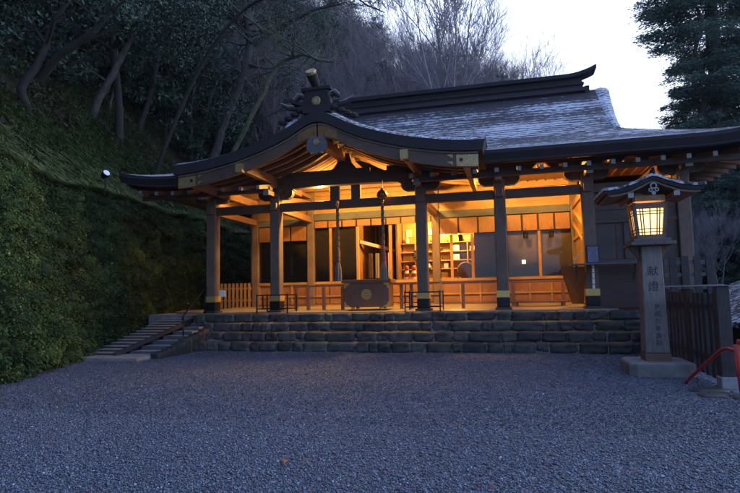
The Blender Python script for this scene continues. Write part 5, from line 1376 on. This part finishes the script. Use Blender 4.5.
# ---- mid distance evergreen thicket on the left slope
ev = [put_tree('evergreen_tree', (0,0,0), 'dark evergreen tree in the thicket on the left slope', 'evergreen trees on the left slope', evergreen_parts(100+i, 12+i, .20, (.12*(i-1), .05), 24000, .07)) for i in range(3)]
spots = []
rs = random.Random(77)
def far_enough(x, y, L_, r): return all((x-a)**2+(y-b_)**2 > r*r for a, b_ in L_)
tries = 0
while len(spots) < 60 and tries < 5000:
    tries += 1; y = rs.uniform(13, 60); off = rs.uniform(2.0, 20); x = float(wx(y))-off
    if x/y < -1.25 or x/y > -.2: continue
    if far_enough(x, y, spots, 3.2): spots.append((x, y))
used = 0
for i, (x, y) in enumerate(spots):
    z = ground(x, y)
    if i < 3: o = ev[i]; o.location = (x, y, z); o.rotation_euler[2] = rs.uniform(0, 6.28); s = rs.uniform(.8, 1.15); o.scale = (s, s, s)
    else: copy_thing(ev[i % 3], (x, y, z), None, rs.uniform(0, 6.28), rs.uniform(.75, 1.2))
# ---- the same wood goes on up the slope beside and behind the viewpoint
k = 0; tries = 0
while k < 26 and tries < 4000:
    tries += 1; y = rs.uniform(-14, 16); x = float(wx(y))-rs.uniform(4.5, 16)
    if x/max(y, .1) > -1.3 and y > 0 or not far_enough(x, y, spots, 3.0): continue
    spots.append((x, y)); copy_thing(ev[k % 3], (x, y, ground(x, y)), None, rs.uniform(0, 6.28), rs.uniform(.8, 1.1)); k += 1
# ---- bushes at the slope foot: shorter crowns starting low
bush = put_tree('evergreen_shrub', (0,0,0), 'low evergreen shrub on the dark left slope', 'evergreen shrubs on the slope', evergreen_parts(140, 3.6, .06, (0,0), 7000, .06, .05))
k = 0; bs = []
tries = 0
while k < 70 and tries < 3000:
    tries += 1; y = rs.uniform(12, 40); off = rs.uniform(2.5, 15); x = float(wx(y))-off
    if x/y < -1.25 or x/y > -.25 or not far_enough(x, y, bs, 1.5): continue
    if y < 21 and off < 4.0: continue
    bs.append((x, y)); z = ground(x, y)
    if k == 0: bush.location = (x, y, z)
    else: copy_thing(bush, (x, y, z), None, rs.uniform(0, 6.28), rs.uniform(.7, 1.9))
    k += 1
# ---- wood behind the hall
bt = [put_tree('bare_tree', (0,0,0), 'grey leafless tree in the wood behind the roof ridge', 'leafless trees behind the hall', bare_parts(200+i, 13+i, .13, 6, 3, nch=(3,5), ratio=.70, up=.22, spread=(.3,.75), rmin=.008)) for i in range(3)]
cf = [put_tree('conifer_tree', (0,0,0), 'dull green conifer in the wood behind the hall', 'conifers behind the hall', conifer_parts(300+i, 17, .26, 20, 'farcedar', .12, .19, 30, .13)) for i in range(2)]
sp = []; tries = 0; kb = kc = 0
while (kb < 95 or kc < 44) and tries < 20000:
    tries += 1; y = rs.uniform(31, 66); u = rs.uniform(-.46, .055); x = u*y
    if x < float(wx(y))-1: 
        if y < 34: continue
    z = ground(x, y)
    con = rs.random() < .42
    if x > -3 and y < 36: continue
    if con:
        if kc >= 44 or not far_enough(x, y, sp, 3.0) or y < 38 or (x/y > -.10 and rs.random() < .5): continue
        sp.append((x, y)); s = rs.uniform(.55, .9)
        if kc < 2: cf[kc].location = (x, y, z); cf[kc].scale = (s, s, s)
        else: copy_thing(cf[kc % 2], (x, y, z), None, rs.uniform(0, 6.28), s)
        kc += 1
    else:
        if kb >= 95 or not far_enough(x, y, sp, 1.8): continue
        sp.append((x, y)); s = rs.uniform(.6, .95)
        if kb < 3: bt[kb].location = (x, y, z); bt[kb].scale = (s, s, s)
        else: copy_thing(bt[kb % 3], (x, y, z), None, rs.uniform(0, 6.28), s)
        kb += 1
put_tree('bare_tree', (-3.3, 35, 0), 'tallest leafless forked tree rising above the roof ridge', None, bare_parts(237, 22, .20, 6, 5, nch=(3,5), ratio=.62, up=.45, spread=(.3,.65), h0=.44, rmin=.012, mat='paletwig'))
for i, (x, y, s) in enumerate(((7.2, 46, .72), (9.3, 52, .62), (11.5, 50, .66), (8.3, 58, .85), (13.0, 54, .7))):
    copy_thing(bt[i % 3], (x, y, 2.8), ['faint leafless tree just right of the roof gable','faint leafless tree over the right eave, second from the gable','faint leafless tree over the right eave, below the cedar boughs','distant faint leafless tree right of the gable, behind the others','faint leafless tree beside the big cedar trunk'][i], i*1.3, s)
# ---- right hand cedars
put_tree('cedar_tree', (11.95, 35, ground(11.95, 35)-.5), 'large dark cedar with a thick trunk at the top right', 'cedars on the right', conifer_parts(401, 30, .62, 60, 'cedar', .42, .165, 30, .06, 4.2), sc=1)
put_tree('cedar_tree', (10.5, 33, ground(10.5, 33)-.5), 'slender cedar left of the large cedar trunk', 'cedars on the right', conifer_parts(402, 21, .30, 44, 'cedar', .52, .15, 18, .055, 3.4), rot=1)
put_tree('cedar_tree', (15.5, 38, ground(15.5, 38)-.5), 'cedar at the far right edge behind the large cedar', 'cedars on the right', conifer_parts(403, 28, .5, 50, 'cedar', .25, .16, 40, .07, 2.6), rot=2)
yc = conifer_parts(404, 7.5, .12, 46, 'cedar', .03, .30, 30, .13, 2.0)
c0 = put_tree('young_cedar', (11.2, 27, ground(11.2, 27)), 'bushy young cedar low on the right beyond the fences', 'young cedars on the right', yc)
for i, (x, y, s) in enumerate(((10.6, 31, 1.35), (11.3, 33.5, 1.5), (10.3, 28.5, .9), (11.9, 36.5, 1.7), (10.9, 37, 1.35), (13.0, 30, 1.35), (12.4, 25, .9), (15.2, 32, 1.5), (10.6, 30, 1.1), (13.6, 34, 1.6), (14.5, 28, 1.2), (12.0, 38, 1.55), (16.5, 36, 1.8), (15.5, 27, 1.3))):
    copy_thing(c0, (x, y, ground(x, y)-.3), None, i*1.1, s)
for i, (x, y, s) in enumerate(((9.6, 34, .5), (10.8, 40, .6), (12.3, 44, .6), (11.0, 47, .6), (14.3, 46, .6), (9.2, 30, .42), (8.3, 26, .32))):
    copy_thing(bt[i % 3], (x, y, ground(x, y)), 'leafless tree low on the right between the young cedars', i, s)['group'] = 'leafless trees between the young cedars'

# ------------------------------------------------------------------ world, sun, camera
w = bpy.data.worlds.new('World'); scene.world = w; w.use_nodes = True; nt = w.node_tree; nt.nodes.clear()
out = N(nt, 'ShaderNodeOutputWorld'); sky = N(nt, 'ShaderNodeTexSky', sky_type='NISHITA'); sky.sun_disc = False
SE, SR = 24, 60
sky.sun_elevation = R(SE); sky.sun_rotation = R(SR); sky.air_density = 1.6; sky.dust_density = .6; sky.ozone_density = 2.5
bg1 = N(nt, 'ShaderNodeBackground'); bg1.inputs['Strength'].default_value = .10; L(nt, sky.outputs[0], bg1.inputs['Color'])
# dusk overcast: palest low in the sky beyond the hall, deeper blue overhead and behind
tc = N(nt, 'ShaderNodeTexCoord'); mp = N(nt, 'ShaderNodeMapping'); mp.inputs['Scale'].default_value = (1,1,2.5); L(nt, tc.outputs['Generated'], mp.inputs['Vector'])
cl = noise_n(nt, mp.outputs['Vector'], 2.0, 5, .55)
sx_ = N(nt, 'ShaderNodeSeparateXYZ'); L(nt, tc.outputs['Generated'], sx_.inputs[0])
e1 = N(nt, 'ShaderNodeMath', operation='MULTIPLY_ADD'); L(nt, sx_.outputs['Z'], e1.inputs[0]); e1.inputs[1].default_value = -.55; e1.inputs[2].default_value = .62
e2 = N(nt, 'ShaderNodeMath', operation='MULTIPLY_ADD'); L(nt, sx_.outputs['Y'], e2.inputs[0]); e2.inputs[1].default_value = .30; L(nt, e1.outputs[0], e2.inputs[2])
e3 = N(nt, 'ShaderNodeMath', operation='MULTIPLY_ADD'); L(nt, cl, e3.inputs[0]); e3.inputs[1].default_value = .22; L(nt, e2.outputs[0], e3.inputs[2])
bg2 = N(nt, 'ShaderNodeBackground'); L(nt, ramp(nt, e3.outputs[0], [(.1, (.12,.20,.42)), (.45, (.27,.38,.68)), (.80, (.64,.71,.92)), (1, (.90,.91,.97))]), bg2.inputs['Color']); bg2.inputs['Strength'].default_value = 1.9
mx = N(nt, 'ShaderNodeMixShader'); mx.inputs[0].default_value = .78
L(nt, bg1.outputs[0], mx.inputs[1]); L(nt, bg2.outputs[0], mx.inputs[2]); L(nt, mx.outputs[0], out.inputs['Surface'])
sl = bpy.data.lights.new('sun', 'SUN'); sl.energy = .5; sl.angle = R(25); sl.color = (.86, .88, 1.0)
so = bpy.data.objects.new('sun', sl); COL.objects.link(so); so.location = (20, -10, 40)
az = R(SR)  # towards the sun: (sin, cos) convention of the sky
v = Vector((math.sin(az)*math.cos(R(SE)), math.cos(az)*math.cos(R(SE)), math.sin(R(SE))))
so.rotation_euler = v.to_track_quat('Z', 'Y').to_euler()

hm = bpy.data.materials.new('valley haze'); hm.use_nodes = True; hn = hm.node_tree; hn.nodes.clear()
ho = N(hn, 'ShaderNodeOutputMaterial'); hv = N(hn, 'ShaderNodeVolumePrincipled'); hv.inputs['Density'].default_value = .0003; hv.inputs['Color'].default_value = (.86,.89,1,1); hv.inputs['Anisotropy'].default_value = .2
L(hn, hv.outputs[0], ho.inputs['Volume'])
hz = MB().box(-112, 122, -32, 256, -3.5, 75).build('haze', hm, None); props(hz, 'thin blue evening haze filling the valley', 'haze', kind='stuff')
cam = bpy.data.cameras.new('camera'); co = bpy.data.objects.new('camera', cam); COL.objects.link(co); scene.camera = co
cam.sensor_fit = 'HORIZONTAL'; cam.sensor_width = 36; cam.lens = 36*550/740; cam.clip_end = 2000; cam.clip_start = .05
YAW, PITCH, ROLL = R(14.3), R(4.85), R(1.15)
co.location = (0, 0, 1.5)
fw = Vector((-math.sin(YAW)*math.cos(PITCH), math.cos(YAW)*math.cos(PITCH), math.sin(PITCH))); r0 = Vector((math.cos(YAW), math.sin(YAW), 0)); u0 = r0.cross(fw)
Rv = r0*math.cos(ROLL)-u0*math.sin(ROLL); Uv = u0*math.cos(ROLL)+r0*math.sin(ROLL)
co.rotation_euler = Matrix((Rv, Uv, -fw)).transposed().to_euler()
vs = scene.view_settings; vs.view_transform = 'Standard'; vs.look = 'None'; vs.gamma = 1; vs.exposure = .75; vs.use_curve_mapping = False
scene.cycles.max_bounces = 6; scene.cycles.diffuse_bounces = 3; scene.cycles.glossy_bounces = 2; scene.cycles.transparent_max_bounces = 8
scene.cycles.sample_clamp_indirect = 4
